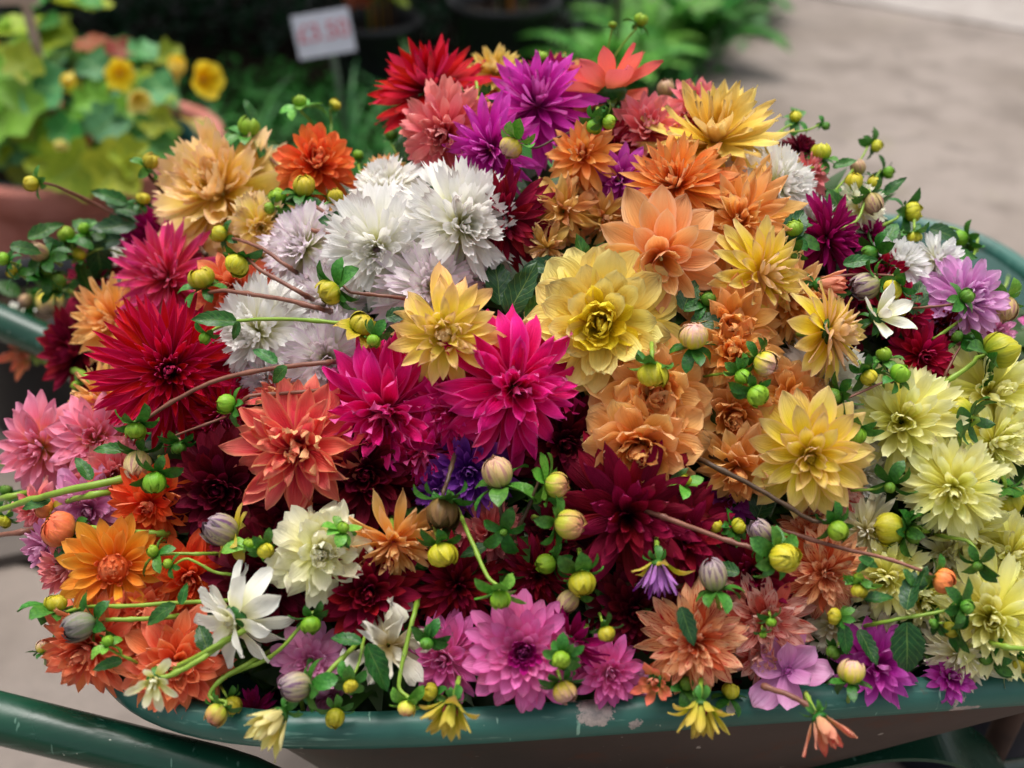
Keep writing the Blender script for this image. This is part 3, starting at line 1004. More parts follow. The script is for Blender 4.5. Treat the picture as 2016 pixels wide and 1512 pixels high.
def bud(px, py, r, kind, dirn, label, off=0.02, stem=None, smat='g', br='n', nb=5, blen=1.25, leaves=(), sr=None, spread=0):
    """dirn: angle in degrees that the bud points to in the photograph (0 right, 90 down), plus how far it looks at the viewer."""
    global NB
    NB += 1
    random.seed(5000 + NB)
    ang, tow = dirn if isinstance(dirn, tuple) else (dirn, .35)
    Mx, w = face_mat(px, py, off, math.cos(R(ang)) * math.sqrt(max(0, 1 - tow * tow)), math.sin(R(ang)) * math.sqrt(max(0, 1 - tow * tow)), tow, random.uniform(0, 6))
    Rm = r * .80 / FPX * w
    # (px, py) is the middle of the bud; the thing's origin is its base
    Mx = Mx @ Matrix.Translation((0, 0, -Rm * .9))
    root = empty('dahlia_bud', Mx)
    tag(root, label, 'flower bud', 'dahlia buds')
    put('bud_head', bud_mesh(kind, random.randint(0, 4)), root, Matrix.Scale(Rm, 4))
    inv = Mx.inverted()
    nb = nb + 2 if r > 15 else nb
    for i in range(nb):
        az = i * 2 * PI / nb + random.uniform(-.3, .3)
        el = R(random.uniform(-18, 42) + spread)
        put('bract', random.choice(BR[br]), root, Matrix.Rotation(az, 4, 'Z') @ Matrix.Translation((Rm * .25, 0, -Rm * .12)) @ Matrix.Rotation(-el, 4, 'Y')
            @ Matrix.Rotation(random.uniform(-.4, .4), 4, 'X') @ Matrix.Scale(Rm * max(1.6, blen * 1.5) * random.uniform(.8, 1.25), 4))
    mats = {'g': MAT_STEM_G, 'r': MAT_STEM_R, 'd': MAT_STEM_D}
    base = Mx.translation.copy()
    axis = (Mx.to_3x3() @ Vector((0, 0, 1))).normalized()
    if stem:
        pts = [base + axis * Rm * .1, base - axis * Rm * .5]
        for k, q in enumerate(stem):
            o = q[2] if len(q) > 2 else off * (1 - .35 * (k + 1) / len(stem))
            pts.append(at(q[0], q[1], o)[0])
        dv, sd = (pts[-1] - CAM).normalized(), (pts[-1] - pts[-2]).normalized()
        pts += [pts[-1] + sd * .010 + dv * .014, pts[-1] + sd * .016 + dv * .045, pts[-1] + sd * .018 + dv * .08]
    else:
        deep = (base - CAM).normalized()
        pts = [base + axis * Rm * .1, base - axis * Rm * .8, base - axis * Rm * 1.5 + deep * .022, base - axis * Rm * 1.8 + deep * .05]
    pth = [inv @ p for p in smooth_path(pts)]
    s_r = .80 * (sr if sr else max(3.6, min(6.5, r * .16))) / FPX * w
    put('stem', tube_mesh('stem', pth, [s_r * (0.85 + .3 * i / len(pth)) for i in range(len(pth))], mats[smat], 7), root)
    for (lx, ly, la, ll, lk) in leaves:
        put('leaf', random.choice(LEAVES[lk]), root, inv @ leaf_matrix(lx, ly, off * .9, la, ll))
    return root


def parse_face(s):
    return tuple(float(a) for a in s.split(','))

# ------------------------------------------------------------------ ground
def worn_concrete(name, c1, c2, c3):
    m, nt = newmat(name)
    tc = N(nt, 'ShaderNodeNewGeometry')
    pos = tc.outputs['Position']
    a = noise_n(nt, pos, 1.1, 4.0, 0.6)
    b2 = noise_n(nt, pos, 3.7, 4.0, 0.65)
    fine = noise_n(nt, pos, 55.0, 4.0, 0.7)
    c = mixc(nt, maprange(nt, a, .42, .58), hexc(c1), hexc(c2))
    c = mixc(nt, maprange(nt, b2, .5, .66, 0, .7), c, hexc(c3))
    c = mixc(nt, maprange(nt, fine, .35, .7, 0, .3), c, hexc('6e665f'))
    spots = noise_n(nt, pos, 8.0, 1.0, 0.4)
    c = mixc(nt, maprange(nt, spots, .70, .76, 0, .45), c, hexc('5f5853'))
    mpn = N(nt, 'ShaderNodeMapping')
    mpn.inputs['Scale'].default_value = (.9, 2.2, 1)
    mpn.inputs['Rotation'].default_value = (0, 0, R(35))
    nt.links.new(pos, mpn.inputs[0])
    wet = noise_n(nt, mpn.outputs[0], 1.6, 5.0, .7)
    c = mixc(nt, maprange(nt, wet, .55, .7, 0, .5), c, hexc('6b625b'))
    vor = N(nt, 'ShaderNodeTexVoronoi', feature='DISTANCE_TO_EDGE')
    vor.inputs['Scale'].default_value = .55
    nt.links.new(pos, vor.inputs['Vector'])
    c = mixc(nt, maprange(nt, math_n(nt, 'ADD', vor.outputs[0], math_n(nt, 'MULTIPLY', b2, .12)), .05, .062, .35, 0), c, hexc('4e4742'))
    moss = noise_n(nt, pos, 2.3, 3.0, 0.6)
    c = mixc(nt, maprange(nt, moss, .62, .72, 0, .3), c, hexc('84805c'))
    finish(nt, c, 0.8, 0.25, 0, fine, 0.5)
    return m


MAT_CON = worn_concrete('concrete', '786d64', '8c8179', '665c54')
MAT_CON2 = worn_concrete('concrete_pale', '948b84', 'a29a94', '857c75')
MAT_SOIL = plain_mat('soil', '1f1813', '33281e', 14, .95, .1, .8)
b = MB()
b.raw([(-300, -60, 0), (300, -60, 0), (300, 500, 0), (-300, 500, 0)], [(0, 1, 2, 3)])
tag(put('ground', b.mesh('ground', MAT_SOIL, False)), kind='structure')


def slab(poly, z0, z1, mat, name):
    """a cast concrete slab with a worn, slightly rounded arris"""
    n = len(poly)
    cx = sum(p[0] for p in poly) / n
    cy = sum(p[1] for p in poly) / n
    ins = []
    for (x, y) in poly:
        d = math.hypot(cx - x, cy - y)
        ins.append((x + (cx - x) / d * .012, y + (cy - y) / d * .012))
    v = [(x, y, z0) for x, y in poly] + [(x, y, z1 - .006) for x, y in poly] + [(x, y, z1) for x, y in ins]
    f = []
    for i in range(n):
        j = (i + 1) % n
        f += [(i, j, n + j, n + i), (n + i, n + j, 2 * n + j, 2 * n + i)]
    f.append(tuple(range(2 * n, 3 * n)))
    b = MB()
    b.raw(v, f)
    return tag(put(name, b.mesh(name, mat, False)), kind='structure')


# boundary between the concrete and the planting bed, and the joints seen at the upper right and lower left
g = lambda px, py: tuple(ground_at(px, py)[:2])
j1a, j1b = g(1640, 12), g(2016, 78)
dx, dy = j1b[0] - j1a[0], j1b[1] - j1a[1]
L = math.hypot(dx, dy)
ux, uy = dx / L, dy / L
nx_, ny_ = uy, -ux            # towards the viewer
gap = .028
pA = (j1a[0] - ux * 1.2, j1a[1] - uy * 1.2)
pB = (j1b[0] + ux * 9, j1b[1] + uy * 9)
k1, k2 = g(-60, 1052), g(95, 1120)
ex, ey = k2[0] - k1[0], k2[1] - k1[1]
el_ = math.hypot(ex, ey)
ex, ey = ex / el_, ey / el_
m_ = ey / ex
yl = lambda x: k1[1] + (x - k1[0]) * m_
xs = k1[0] + (1.80 - k1[1]) / m_
slab([(xs + .05, 1.80), (9, yl(9)), (pB[0], pB[1]), (pA[0], pA[1]), (.62, 3.95), (.15, 3.1), (-.5, 1.75), (-1.0, 1.80)], 0.0, .03, MAT_CON, 'paving')
slab([(-14, -7), (9, -7), (9, yl(9) - gap), (xs, yl(xs) - gap), (xs - .03, 1.80), (-14, 1.80)], 0.0, .03, MAT_CON, 'paving')
slab([(pA[0] - nx_ * gap, pA[1] - ny_ * gap), (pB[0] - nx_ * gap, pB[1] - ny_ * gap), (30, 30), (-3, 30), (pA[0] - .4, pA[1] + 2)], 0.0, .036, MAT_CON2, 'paving')
for o in [o for o in COL.objects if o.name.startswith('paving')]:
    o['label'] = 'worn grey beige concrete paving'

# ------------------------------------------------------------------ the wheelbarrow
TO = Vector((.1517, .836, 0))
YAW = .083
TA, TB = .496, .380


def outline(s, a, bb, n=5.6, cx=0, cy=0):
    c, q = math.cos(s), math.sin(s)
    x = a * abs(c) ** (2 / n) * (1 if c >= 0 else -1) + cx
    y = bb * abs(q) ** (2 / n) * (1 if q >= 0 else -1) + cy
    return (x, y)


def barrow_pt(x, y, z):
    c, q = math.cos(YAW), math.sin(YAW)
    return Vector((TO.x + x * c - y * q, TO.y + x * q + y * c, z))


def chip_at(px, py, rx, rz):
    d = ray(px, py)
    # the near rim stands at y about .43 + yaw
    w = .69
    for _ in range(6):
        p = CAM + d * w
        yy = TO.y - TB - .014 + (p.x - TO.x) * math.tan(YAW)
        w *= yy / p.y
    p = CAM + d * w
    return (p.x, p.y, p.z, rx, .03, rz)


RIMZ = .6256
MAT_RIM = chip_mat('rim_green_paint', '23544a', '30685c', '6b4a3c',
                   [chip_at(1176, 1412, .010, .006), chip_at(1196, 1395, .007, .004), chip_at(1884, 1366, .006, .007), chip_at(1896, 1390, .009, .003), chip_at(1890, 1350, .004, .004), chip_at(1250, 1421, .004, .003), chip_at(880, 1420, .005, .002), chip_at(1500, 1382, .006, .002), chip_at(1440, 1398, .003, .003)], 1.9, rough=.38)
MAT_TUBE = chip_mat('handle_green_paint', '0b3527', '11432f', '3a2c22', [], .45, .25)
MAT_INSIDE = chip_mat('tray_inside_green', '1c4640', '264f48', '5a463c', [], .8, .6)


def tray_out_mat():
    m, nt = newmat('tray_outside_brown')
    gme = N(nt, 'ShaderNodeNewGeometry')
    pos = gme.outputs['Position']
    a = noise_n(nt, pos, 6, 5, .6)
    r = noise_n(nt, pos, 22, 6, .7)
    d = noise_n(nt, pos, 95, 2, .5)
    c = mixc(nt, maprange(nt, a, .35, .65), hexc('3f342e'), hexc('4f403a'))
    c = mixc(nt, maprange(nt, r, .55, .68, 0, .7), c, hexc('5c3424'))
    sp = N(nt, 'ShaderNodeSeparateXYZ')
    nt.links.new(pos, sp.inputs[0])
    c = mixc(nt, maprange(nt, math_n(nt, 'ADD', sp.outputs[0], math_n(nt, 'MULTIPLY', a, .2)), -.12, .12, .75, 0.), c, hexc('3d4034'))
    c = mixc(nt, maprange(nt, d, .73, .75, 0, .75), c, hexc('a59a90'))
    finish(nt, c, .6, .35, 0, r, .2)
    return m


MAT_OUT = tray_out_mat()
MAT_RUST = plain_mat('rusty_metal', '3c2c26', '5a4136', 18, .7, .3, .4)
MAT_RUBBER = plain_mat('tyre_rubber', '121212', '1e1d1c', 40, .75, .3, .4)
MAT_STEEL = plain_mat('worn_steel', '6b6a68', '8a8784', 30, .45, .5, .2)
barrow = empty('wheelbarrow', Matrix.Translation((TO.x, TO.y, 0)))
tag(barrow, 'green metal wheelbarrow heaped with cut dahlias on the concrete', 'wheelbarrow')
binv = barrow.matrix_basis.inverted()
NS = 96


def loft(levels, name, mat, flip=False):
    bm = MB()
    pts, uvs = [], []
    for li, (a, bb, n, cx, cy, z) in enumerate(levels):
        for k in range(NS + 1):
            x, y = outline(2 * PI * k / NS, a, bb, n, cx, cy)
            p = binv @ barrow_pt(x, y, z)
            pts.append(tuple(p))
            uvs.append((k / NS, li / len(levels)))
    bm.grid(pts, uvs, len(levels) - 1, NS)
    base = (len(levels) - 1) * (NS + 1)
    bm.f.append(tuple(base + k for k in range(NS)))
    bm.mi.append(0)
    return put(name, bm.mesh(name, mat), barrow)


lv = lambda e: [(TA - e, TB - e, 5.6, 0, 0, RIMZ), (TA - .025 - e, TB - .012 - e, 4.7, -.012, 0, RIMZ - .04), (TA - .10 - e, TB - .035 - e, 3.6, -.055, 0, RIMZ - .12),
                (TA - .19 - e, TB - .07 - e, 3.4, -.10, 0, RIMZ - .21), (TA - .25 - e, TB - .10 - e, 3.2, -.13, 0, RIMZ - .27 + e), (TA - .29 - e, TB - .13 - e, 3.0, -.13, 0, RIMZ - .285 + e)]
loft(lv(0), 'tray_outside', MAT_OUT)
loft(lv(.006), 'tray_inside', MAT_INSIDE)
# rolled rim
rp = []
for k in range(NS):
    x, y = outline(2 * PI * k / NS, TA + .004, TB + .004, 5.6)
    rp.append(binv @ barrow_pt(x, y, RIMZ))
bm = MB()
n = 12
for i, p in enumerate(rp):
    t = (rp[(i + 1) % NS] - rp[i - 1]).normalized()
    o_ = Vector((t.y, -t.x, 0))
    for k in range(n):
        a = 2 * PI * k / n
        q = p + o_ * (math.cos(a) * .0115) + Vector((0, 0, math.sin(a) * .0135))
        bm.v.append(tuple(q))
        bm.uv_v = getattr(bm, 'uv_v', []) + [(i / NS, k / n)]
for i in range(NS):
    for k in range(n):
        i2, k2 = (i + 1) % NS, (k + 1) % n
        bm.f.append((i * n + k, i2 * n + k, i2 * n + k2, i * n + k2))
        bm.mi.append(0)
put('rim', bm.mesh('rim', MAT_RIM), barrow)


def bar(name, pts, r, mat, n=14, parent=barrow, inv=binv):
    return put(name, tube_mesh(name, [inv @ Vector(p) for p in smooth_path(pts, 8)], r, mat, n), parent)


hA = CAM + ray(-230, 1357) * .675
hB = CAM + ray(0, 1414) * .69
hC = CAM + ray(430, 1519) * .712
hd = (hC - hB).normalized()
bar('handle', [hA - hd * .06, hA, hB, hC, hC + hd * .22, Vector((.62, .64, .30))], .0172, MAT_TUBE)
bar('grip', [hA - hd * .16, hA - hd * .05], .021, MAT_RUBBER)
fA = CAM + ray(-260, 520) * 1.19
fB = CAM + ray(0, 632) * 1.165
fC = CAM + ray(130, 690) * 1.15
fd = (fC - fB).normalized()
bar('handle', [fA - fd * .06, fA, fB, fC, fC + fd * .22, Vector((.66, 1.0, .30))], .0205, MAT_TUBE)
bar('grip', [fA - fd * .16, fA - fd * .05], .024, MAT_RUBBER)
# stand, front frame and wheel
for yy in (.56, 1.06):
    bar('leg', [(-.12, yy, .45), (-.16, yy, .2), (-.17, yy, .05), (-.05, yy, .042), (.05, yy, .2), (.1, yy, .40)], .016, MAT_TUBE)
bar('brace', [(-.165, .56, .14), (-.165, 1.06, .14)], .010, MAT_RUST)
wx, wy = .93, .87
bar('axle', [(wx, .72, .20), (wx, 1.02, .20)], .012, MAT_STEEL)
tyre = MB()
for i in range(40):
    a = 2 * PI * i / 40
    for k in range(10):
        q = 2 * PI * k / 10
        rr = .15 + .047 * math.cos(q) + (.004 if i % 2 and abs(q - 0) < 1.2 else 0)
        tyre.v.append((rr * math.cos(a), .045 * math.sin(q), rr * math.sin(a)))
        tyre.uv_v = getattr(tyre, 'uv_v', []) + [(i / 40, k / 10)]
for i in range(40):
    for k in range(10):
        i2, k2 = (i + 1) % 40, (k + 1) % 10
        tyre.f.append((i * 10 + k, i * 10 + k2, i2 * 10 + k2, i2 * 10 + k))
        tyre.mi.append(0)
wh = put('wheel', tyre.mesh('tyre', MAT_RUBBER), barrow, binv @ Matrix.Translation((wx, wy, .23)))
hub = MB()
hub.lathe([(.001, -.03), (.05, -.03), (.055, -.015), (.115, -.012), (.118, .012), (.055, .015), (.05, .03), (.001, .03)], 24)
put('hub', hub.mesh('hub', MAT_STEEL), wh, Matrix.Rotation(PI / 2, 4, 'X'))
# curved green guard strap under the tray at the front right and its rusty upright
def strap(name, cl, halfw, th, mat):
    bm = MB()
    cl = smooth_path(cl, 8)
    pts, uvs = [], []
    for i, p in enumerate(cl):
        for k, (oy, oz) in enumerate([(-halfw, 0), (halfw, 0), (halfw, -th), (-halfw, -th), (-halfw, 0)]):
            t = (cl[min(i + 1, len(cl) - 1)] - cl[max(0, i - 1)]).normalized()
            nrm = Vector((-t.z, 0, t.x))
            if nrm.z < 0: nrm = -nrm
            q = binv @ (p + Vector((0, oy, 0)) + nrm * oz)
            pts.append(tuple(q))
            uvs.append((i / len(cl), k / 4))
    bm.grid(pts, uvs, len(cl) - 1, 4)
    return put(name, bm.mesh(name, mat, False), barrow)


GY = .555
def gp(px, py): return at_y(px, py, GY)
strap('guard', [gp(1500, 1492), gp(1600, 1462), gp(1730, 1436), gp(1840, 1440), gp(1920, 1475), gp(1985, 1530), gp(2030, 1620)], .030, .004, MAT_TUBE)
u0 = at_y(1995, 1398, .60)
bar('upright', [u0 + Vector((0, 0, .03)), u0 + Vector((-.004, 0, -.12)), u0 + Vector((-.01, 0, -.38))], .012, MAT_RUST)

# ------------------------------------------------------------------ stems, leaves and crushed greenery inside the heap
random.seed(31)
bm = MB()
GX, GYN = 54, 40
pts, uvs = [], []
for i in range(GX + 1):
    for j in range(GYN + 1):
        s_, t_ = i / GX * 2 - 1, j / GYN * 2 - 1
        x, y = s_ * .47, t_ * .355
        # keep inside the rounded tray
        lim = (abs(x / .47) ** 4 + abs(y / .355) ** 4) ** .25
        if lim > 1:
            x, y = x / lim, y / lim
        p = barrow_pt(x, y, 0)
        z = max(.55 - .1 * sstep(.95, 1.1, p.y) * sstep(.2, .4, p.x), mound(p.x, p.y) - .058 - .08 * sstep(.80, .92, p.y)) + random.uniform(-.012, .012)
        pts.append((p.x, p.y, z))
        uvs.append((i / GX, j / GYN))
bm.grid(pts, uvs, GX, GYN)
for i in range(3600):
    s_, t_ = random.uniform(-1, 1), random.uniform(-1, 1)
    if i > 2600:
        t_ = -random.uniform(.68, 1.0)
    lim = (abs(s_) ** 4 + abs(t_) ** 4) ** .25
    if lim > 1:
        s_, t_ = s_ / lim, t_ / lim
    p = barrow_pt(s_ * .45, t_ * .335, 0)
    z = max(.575 - .1 * sstep(.95, 1.1, p.y) * sstep(.2, .4, p.x), mound(p.x, p.y) - .045 - .08 * sstep(.80, .92, p.y)) + random.uniform(-.02, .008)
    az, el, Lf = random.uniform(0, 6.28), random.uniform(-.4, .8), random.uniform(.03, .055)
    Mx = Matrix.Translation((p.x, p.y, z)) @ Matrix.Rotation(az, 4, 'Z') @ Matrix.Rotation(-el, 4, 'Y') @ Matrix.Scale(Lf, 4)
    v = [(0, 0, 0), (.4, .22, .06), (.4, -.22, .06), (1, 0, -.1), (.45, 0, 0)]
    bm.raw([tuple(Mx @ Vector(q)) for q in v], [(0, 4, 1), (0, 2, 4), (4, 3, 1), (2, 3, 4)], 0, [(0, .5), (.4, 0), (.4, 1), (1, .5), (.45, .5)])
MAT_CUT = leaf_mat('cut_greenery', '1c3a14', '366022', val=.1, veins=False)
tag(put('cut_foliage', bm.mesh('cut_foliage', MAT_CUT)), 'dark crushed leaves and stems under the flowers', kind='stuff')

# ------------------------------------------------------------------ terracotta pot and its plant
PC = Vector((-.955, 2.16, 0))
PR, PZ = .305, .40
MAT_TERRA = plain_mat('terracotta', '9a5a4c', 'b87a6e', 9, .8, .2, .3)
pot = empty('plant_pot', Matrix.Translation(PC))
tag(pot, 'big round terracotta pot with a thick lip at the upper left', 'plant pot')
bm = MB()
bm.lathe([(.001, 0), (.20, 0), (.215, .02), (.262, PZ - .075), (.262, PZ - .066)], 56)
put('pot_body', bm.mesh('pot_body', MAT_TERRA), pot)
bm = MB()
bm.lathe([(.255, PZ - .072), (.287, PZ - .070), (.292, PZ - .062), (PR, PZ - .008), (PR - .006, PZ), (PR - .034, PZ), (PR - .040, PZ - .008), (PR - .045, PZ - .06), (.24, .05)], 56)
put('lip', bm.mesh('lip', MAT_TERRA), pot)
bm = MB()
bm.lathe([(.243, PZ - .12), (.243, PZ - .012), (.236, PZ - .012), (.232, PZ - .1)], 48)
put('liner', bm.mesh('liner', plain_mat('dark_teal_plastic', '0f3a3a', '16484a', 12, .45, .4)), pot)
bm = MB()
bm.lathe([(.234, PZ - .07), (.12, PZ - .05), (.001, PZ - .045)], 32)
put('soil', bm.mesh('pot_soil', MAT_SOIL), pot)


def round_leaf(mat, seed, lobes=5, cup=.25):
    rnd = random.Random(seed)
    pts, uvs = [], []
    nr, na = 4, 20
    for i in range(nr + 1):
        q = max(.02, i / nr)
        for k in range(na + 1):
            a = -PI + 2 * PI * k / na
            rr = (1 + .17 * math.cos(lobes * a + seed) + .03 * math.sin(11 * a)) * (1 - .45 * math.exp(-((abs(a) - PI) / .35) ** 2))
            x, y = math.cos(a) * rr * q * .5 + .42, math.sin(a) * rr * q * .52
            z = cup * q * q * .5 + .05 * math.sin(a * 3 + seed) * q - .12 * (x - .4) ** 2
            pts.append((x, y, z))
            uvs.append((x, y + .5))
    b = MB()
    b.grid(pts, uvs, nr, na)
    return b.mesh('round_leaf', mat)


LM = [leaf_mat('nasturtium_green', '2f7028', '4a8e3a', .5, .35, .2), leaf_mat('nasturtium_blue_green', '3c7c4a', '5c9a62', .55, .35, .2), leaf_mat('nasturtium_yellow_green', '7c9420', 'a8b030', .5, .3, .3),
      leaf_mat('nasturtium_pale_green', '68a02c', '86b840', .5, .3, .25), leaf_mat('nasturtium_russet', '7a2a18', 'a05030', .6, .3, .15)]
RL = [[round_leaf(m, k * 3 + s, 5 + s) for s in range(2)] for k, m in enumerate(LM)]
plant = empty('flowering_plant', Matrix.Translation(PC + Vector((0, 0, PZ - .05))))
tag(plant, 'bushy plant with rounded green leaves and yellow flowers in the terracotta pot', 'plant')
pinv = plant.matrix_basis.inverted()


def leaf_at(p, L, kind, pitch=None, az=None):
    out = (p - (PC + Vector((0, 0, PZ - .05)))).normalized()
    nrm = (out + Vector((0, -.55, .55)) + Vector((random.uniform(-.4, .4), random.uniform(-.3, .3), random.uniform(-.3, .3)))).normalized()
    x = Vector((random.uniform(-1, 1), random.uniform(-.6, .2), random.uniform(-1, .2)))
    x = (x - nrm * x.dot(nrm)).normalized()
    y = nrm.cross(x)
    m = Matrix(((x.x * L, y.x * L, nrm.x * L, p.x), (x.y * L, y.y * L, nrm.y * L, p.y), (x.z * L, y.z * L, nrm.z * L, p.z), (0, 0, 0, 1)))
    o = put('leaf', random.choice(RL[kind]), plant, pinv @ m @ Matrix.Translation((-.4, 0, 0)))
    return o


MAT_PETIOLE = plain_mat('petiole', '5c7a34', '7c9a48', 40, .5, .3, .1)
random.seed(11)
cr0 = PC + Vector((0, 0, PZ - .06))
n_l = 0
while n_l < 170:
    a = random.uniform(0, 2 * PI)
    cz = random.uniform(0, 1)
    rr = random.uniform(.55, 1.0)
    p = cr0 + Vector((math.cos(a) * .33 * math.sqrt(1 - cz * cz * .8) * rr, math.sin(a) * .30 * math.sqrt(1 - cz * cz * .8) * rr, .04 + cz * .30 * rr))
    if p.x > PC.x + .06:
        p.x = PC.x + .06 + (p.x - PC.x - .06) * .5
        p.z = min(p.z, PZ + .10)
    left = (p.x - PC.x) < -.1
    kind = random.choices([0, 1, 2, 3, 4], [4, 2.5, 4, 5, .6] if not left else [2, .6, 5, 6, .6])[0]
    leaf_at(p, random.uniform(.055, .095), kind)
    if n_l % 3 == 0:
        mid = cr0.lerp(p, .5) + Vector((0, 0, .05))
        put('petiole', tube_mesh('petiole', [pinv @ q for q in smooth_path([cr0 + Vector((random.uniform(-.06, .06), random.uniform(-.06, .06), .01)), mid, p], 3)], .0028, MAT_PETIOLE, 5), plant)
    n_l += 1
# the leaves that stand out: (px, py, size px, kind, y)
for (px, py, L, k, yy) in [(150, 10, 120, 2, 2.3), (30, 60, 110, 2, 2.2), (90, 70, 110, 2, 2.25), (85, 175, 105, 1, 1.96), (30, 215, 130, 3, 1.93), (20, 150, 100, 3, 2.0), (185, 130, 66, 1, 2.0),
                           (130, 255, 70, 0, 1.92), (215, 240, 80, 1, 1.93), (150, 330, 110, 2, 1.86), (230, 330, 110, 2, 1.87), (100, 320, 90, 2, 1.87), (290, 265, 80, 0, 1.96), (305, 235, 70, 2, 1.98),
                           (280, 100, 64, 1, 2.1), (330, 110, 60, 2, 2.1), (180, 90, 60, 4, 2.15), (235, 95, 60, 4, 2.2), (55, 110, 80, 3, 2.1), (260, 310, 80, 2, 1.89), (330, 300, 60, 0, 1.95),
                           (310, 170, 70, 1, 2.0), (180, 190, 70, 3, 1.96)]:
    p = at_y(px, py, yy)
    leaf_at(p, L / FPX * (p - CAM).dot(FWD), k)
MAT_YF = petal_mat('petal_nasturtium_yellow', 'f0bc10', 'fadc1c', 'fbe850', back='f8eca0')
MAT_PF = petal_mat('petal_nasturtium_pale', 'e0c440', 'f0e078', 'f4eca0', back='f0e8a8')
YP = {0: [petal_mesh('petal_yellow', MAT_YF, wr=.8, tip='round', cup=.5, bend=R(q), wave=.05, seed=k) for k, q in enumerate((10, 25))],
      1: [petal_mesh('petal_pale', MAT_PF, wr=.7, tip='point', cup=.6, bend=R(q), wave=.05, seed=k) for k, q in enumerate((-10, 20))]}
for (px, py, r, k, el, fx, fy, yy) in [(235, 145, 34, 0, 22, .05, .1, 1.9), (140, 148, 32, 0, 66, -.2, .5, 1.9), (268, 190, 40, 1, 50, .3, .3, 1.88), (398, 158, 46, 0, 40, .35, -.1, 1.98), (348, 150, 44, 0, 66, .0, -.8, 2.0),
                                       (120, 280, 34, 1, 74, -.1, .3, 1.86), (375, 240, 44, 1, 72, .8, .3, 1.94), (60, 40, 24, 1, 60, .2, .3, 2.2)]:
    p = at_y(px, py, yy)
    w = (p - CAM).dot(FWD)
    d = ray(px, py).normalized()
    rt = d.cross(UPV).normalized()
    up = rt.cross(d)
    z = (rt * fx - up * fy - d * math.sqrt(max(.05, 1 - fx * fx - fy * fy))).normalized()
    x = z.orthogonal().normalized()
    y = z.cross(x)
    fm = Matrix(((x.x, y.x, z.x, p.x), (x.y, y.y, z.y, p.y), (x.z, y.z, z.z, p.z), (0, 0, 0, 1)))
    Rm = r / FPX * w
    bl = MB()
    bl.lathe([(.02, -.6), (.06, -.3), (.10, -.05), (.07, .08), (.001, .1)], 10)
    me = bl.mesh('blossom_tube', MAT_PF)
    fl = put('blossom', me, plant, pinv @ fm @ Matrix.Scale(Rm, 4))
    for i in range(6):
        put('petal', random.choice(YP[k]), fl, Matrix.Rotation(i * PI / 3 + random.uniform(-.15, .15), 4, 'Z') @ Matrix.Translation((.05, 0, 0)) @ Matrix.Rotation(-R(el + random.uniform(-8, 8)), 4, 'Y'))

# ------------------------------------------------------------------ signs on sticks
MAT_SIGN = plain_mat('sign_white', 'c4c6d4', 'd0d2de', 30, .5, .3, .05)
MAT_STAKE = plain_mat('stake_grey_green', '5a6a58', '748272', 30, .6, .3, .1)
MAT_STAKEB = plain_mat('stake_beige', 'a08a7c', 'b8a494', 30, .6, .3, .1)
sy = 2.95
sc = at_y(637, 66, sy)
ws = (sc - CAM).dot(FWD)
sign = empty('price_sign', Matrix.Translation((sc.x + .02, sy + .01, 0)))
tag(sign, 'tilted white price sign with red writing on a stick in the planting bed', 'sign')
sinv = sign.matrix_basis.inverted()
hw_, hh_ = 57 / FPX * ws, 41 / FPX * ws
tilt = Matrix.Translation(sc) @ Matrix.Rotation(R(-14), 4, 'X') @ Matrix.Rotation(R(-9), 4, 'Y')
bm = MB()
bm.box((-hw_, -.002, -hh_), (hw_, .002, hh_))
bd = put('sign_board', bm.mesh('sign_board', MAT_SIGN, False), sign, sinv @ tilt)
cu = bpy.data.curves.new('lettering', 'FONT')
cu.body = '£3.50'
cu.align_x, cu.align_y = 'CENTER', 'CENTER'
cu.size = .068
cu.extrude = .0004
tx = bpy.data.objects.new('lettering', cu)
COL.objects.link(tx)
dg = bpy.context.evaluated_depsgraph_get()
me = bpy.data.meshes.new_from_object(tx.evaluated_get(dg))
bpy.data.objects.remove(tx)
me.materials.clear()
me.materials.append(plain_mat('red_ink', 'c85a68', 'd06a78', 50, .6, .2, .0))
put('lettering', me, bd, Matrix.Translation((.0, -.0035, .004)) @ Matrix.Rotation(PI / 2, 4, 'X'))
st0 = at_y(660, 112, sy + .012)
put('stake', tube_mesh('stake', [sinv @ Vector(q) for q in [(sc.x + .01, sy + .012, sc.z), (st0.x, sy + .014, st0.z - .06), (st0.x + .012, sy + .016, .0)]], .0085, MAT_STAKE, 8), sign)

sb = at_y(44, 0, 2.0)
lab = empty('plant_label', Matrix.Translation((sb.x, 2.0, PZ - .05)))
tag(lab, 'pale wooden label board on a stick among the leaves at the upper left corner', 'sign')
linv = lab.matrix_basis.inverted()
bm = MB()
bm.box((-.085, -.004, .0), (.03, .004, .075))
zb = at_y(44, 10, 2.0).z
put('label_board', bm.mesh('label_board', MAT_STAKEB, False), lab, linv @ Matrix.Translation((sb.x, 2.0, zb)))
bm = MB()
bm.box((-.0085, -.0035, -.20), (.0085, .0035, .03))
put('stake', bm.mesh('stake', MAT_STAKEB, False), lab, linv @ Matrix.Translation((sb.x, 2.0085, zb)))

# ------------------------------------------------------------------ black pots behind, black tub and board at the left
MAT_BLACK = plain_mat('black_plastic', '1a1a1c', '242427', 25, .45, .4, .1)


def black_pot(name, c, r, h, label, stems):
    e = empty(name, Matrix.Translation(c))
    tag(e, label, 'plant pot')
    b = MB()
    b.lathe([(.001, 0), (r * .78, 0), (r * .8, .01), (r * .95, h - .035), (r, h - .03), (r * 1.02, h), (r * .97, h), (r * .93, h - .05), (r * .9, h - .1)], 40)
    put('pot_body', b.mesh('pot_body', MAT_BLACK), e)
    b = MB()
    b.lathe([(r * .93, h - .06), (.001, h - .05)], 24)
    put('soil', b.mesh('soil_disc', MAT_SOIL), e)
    return e


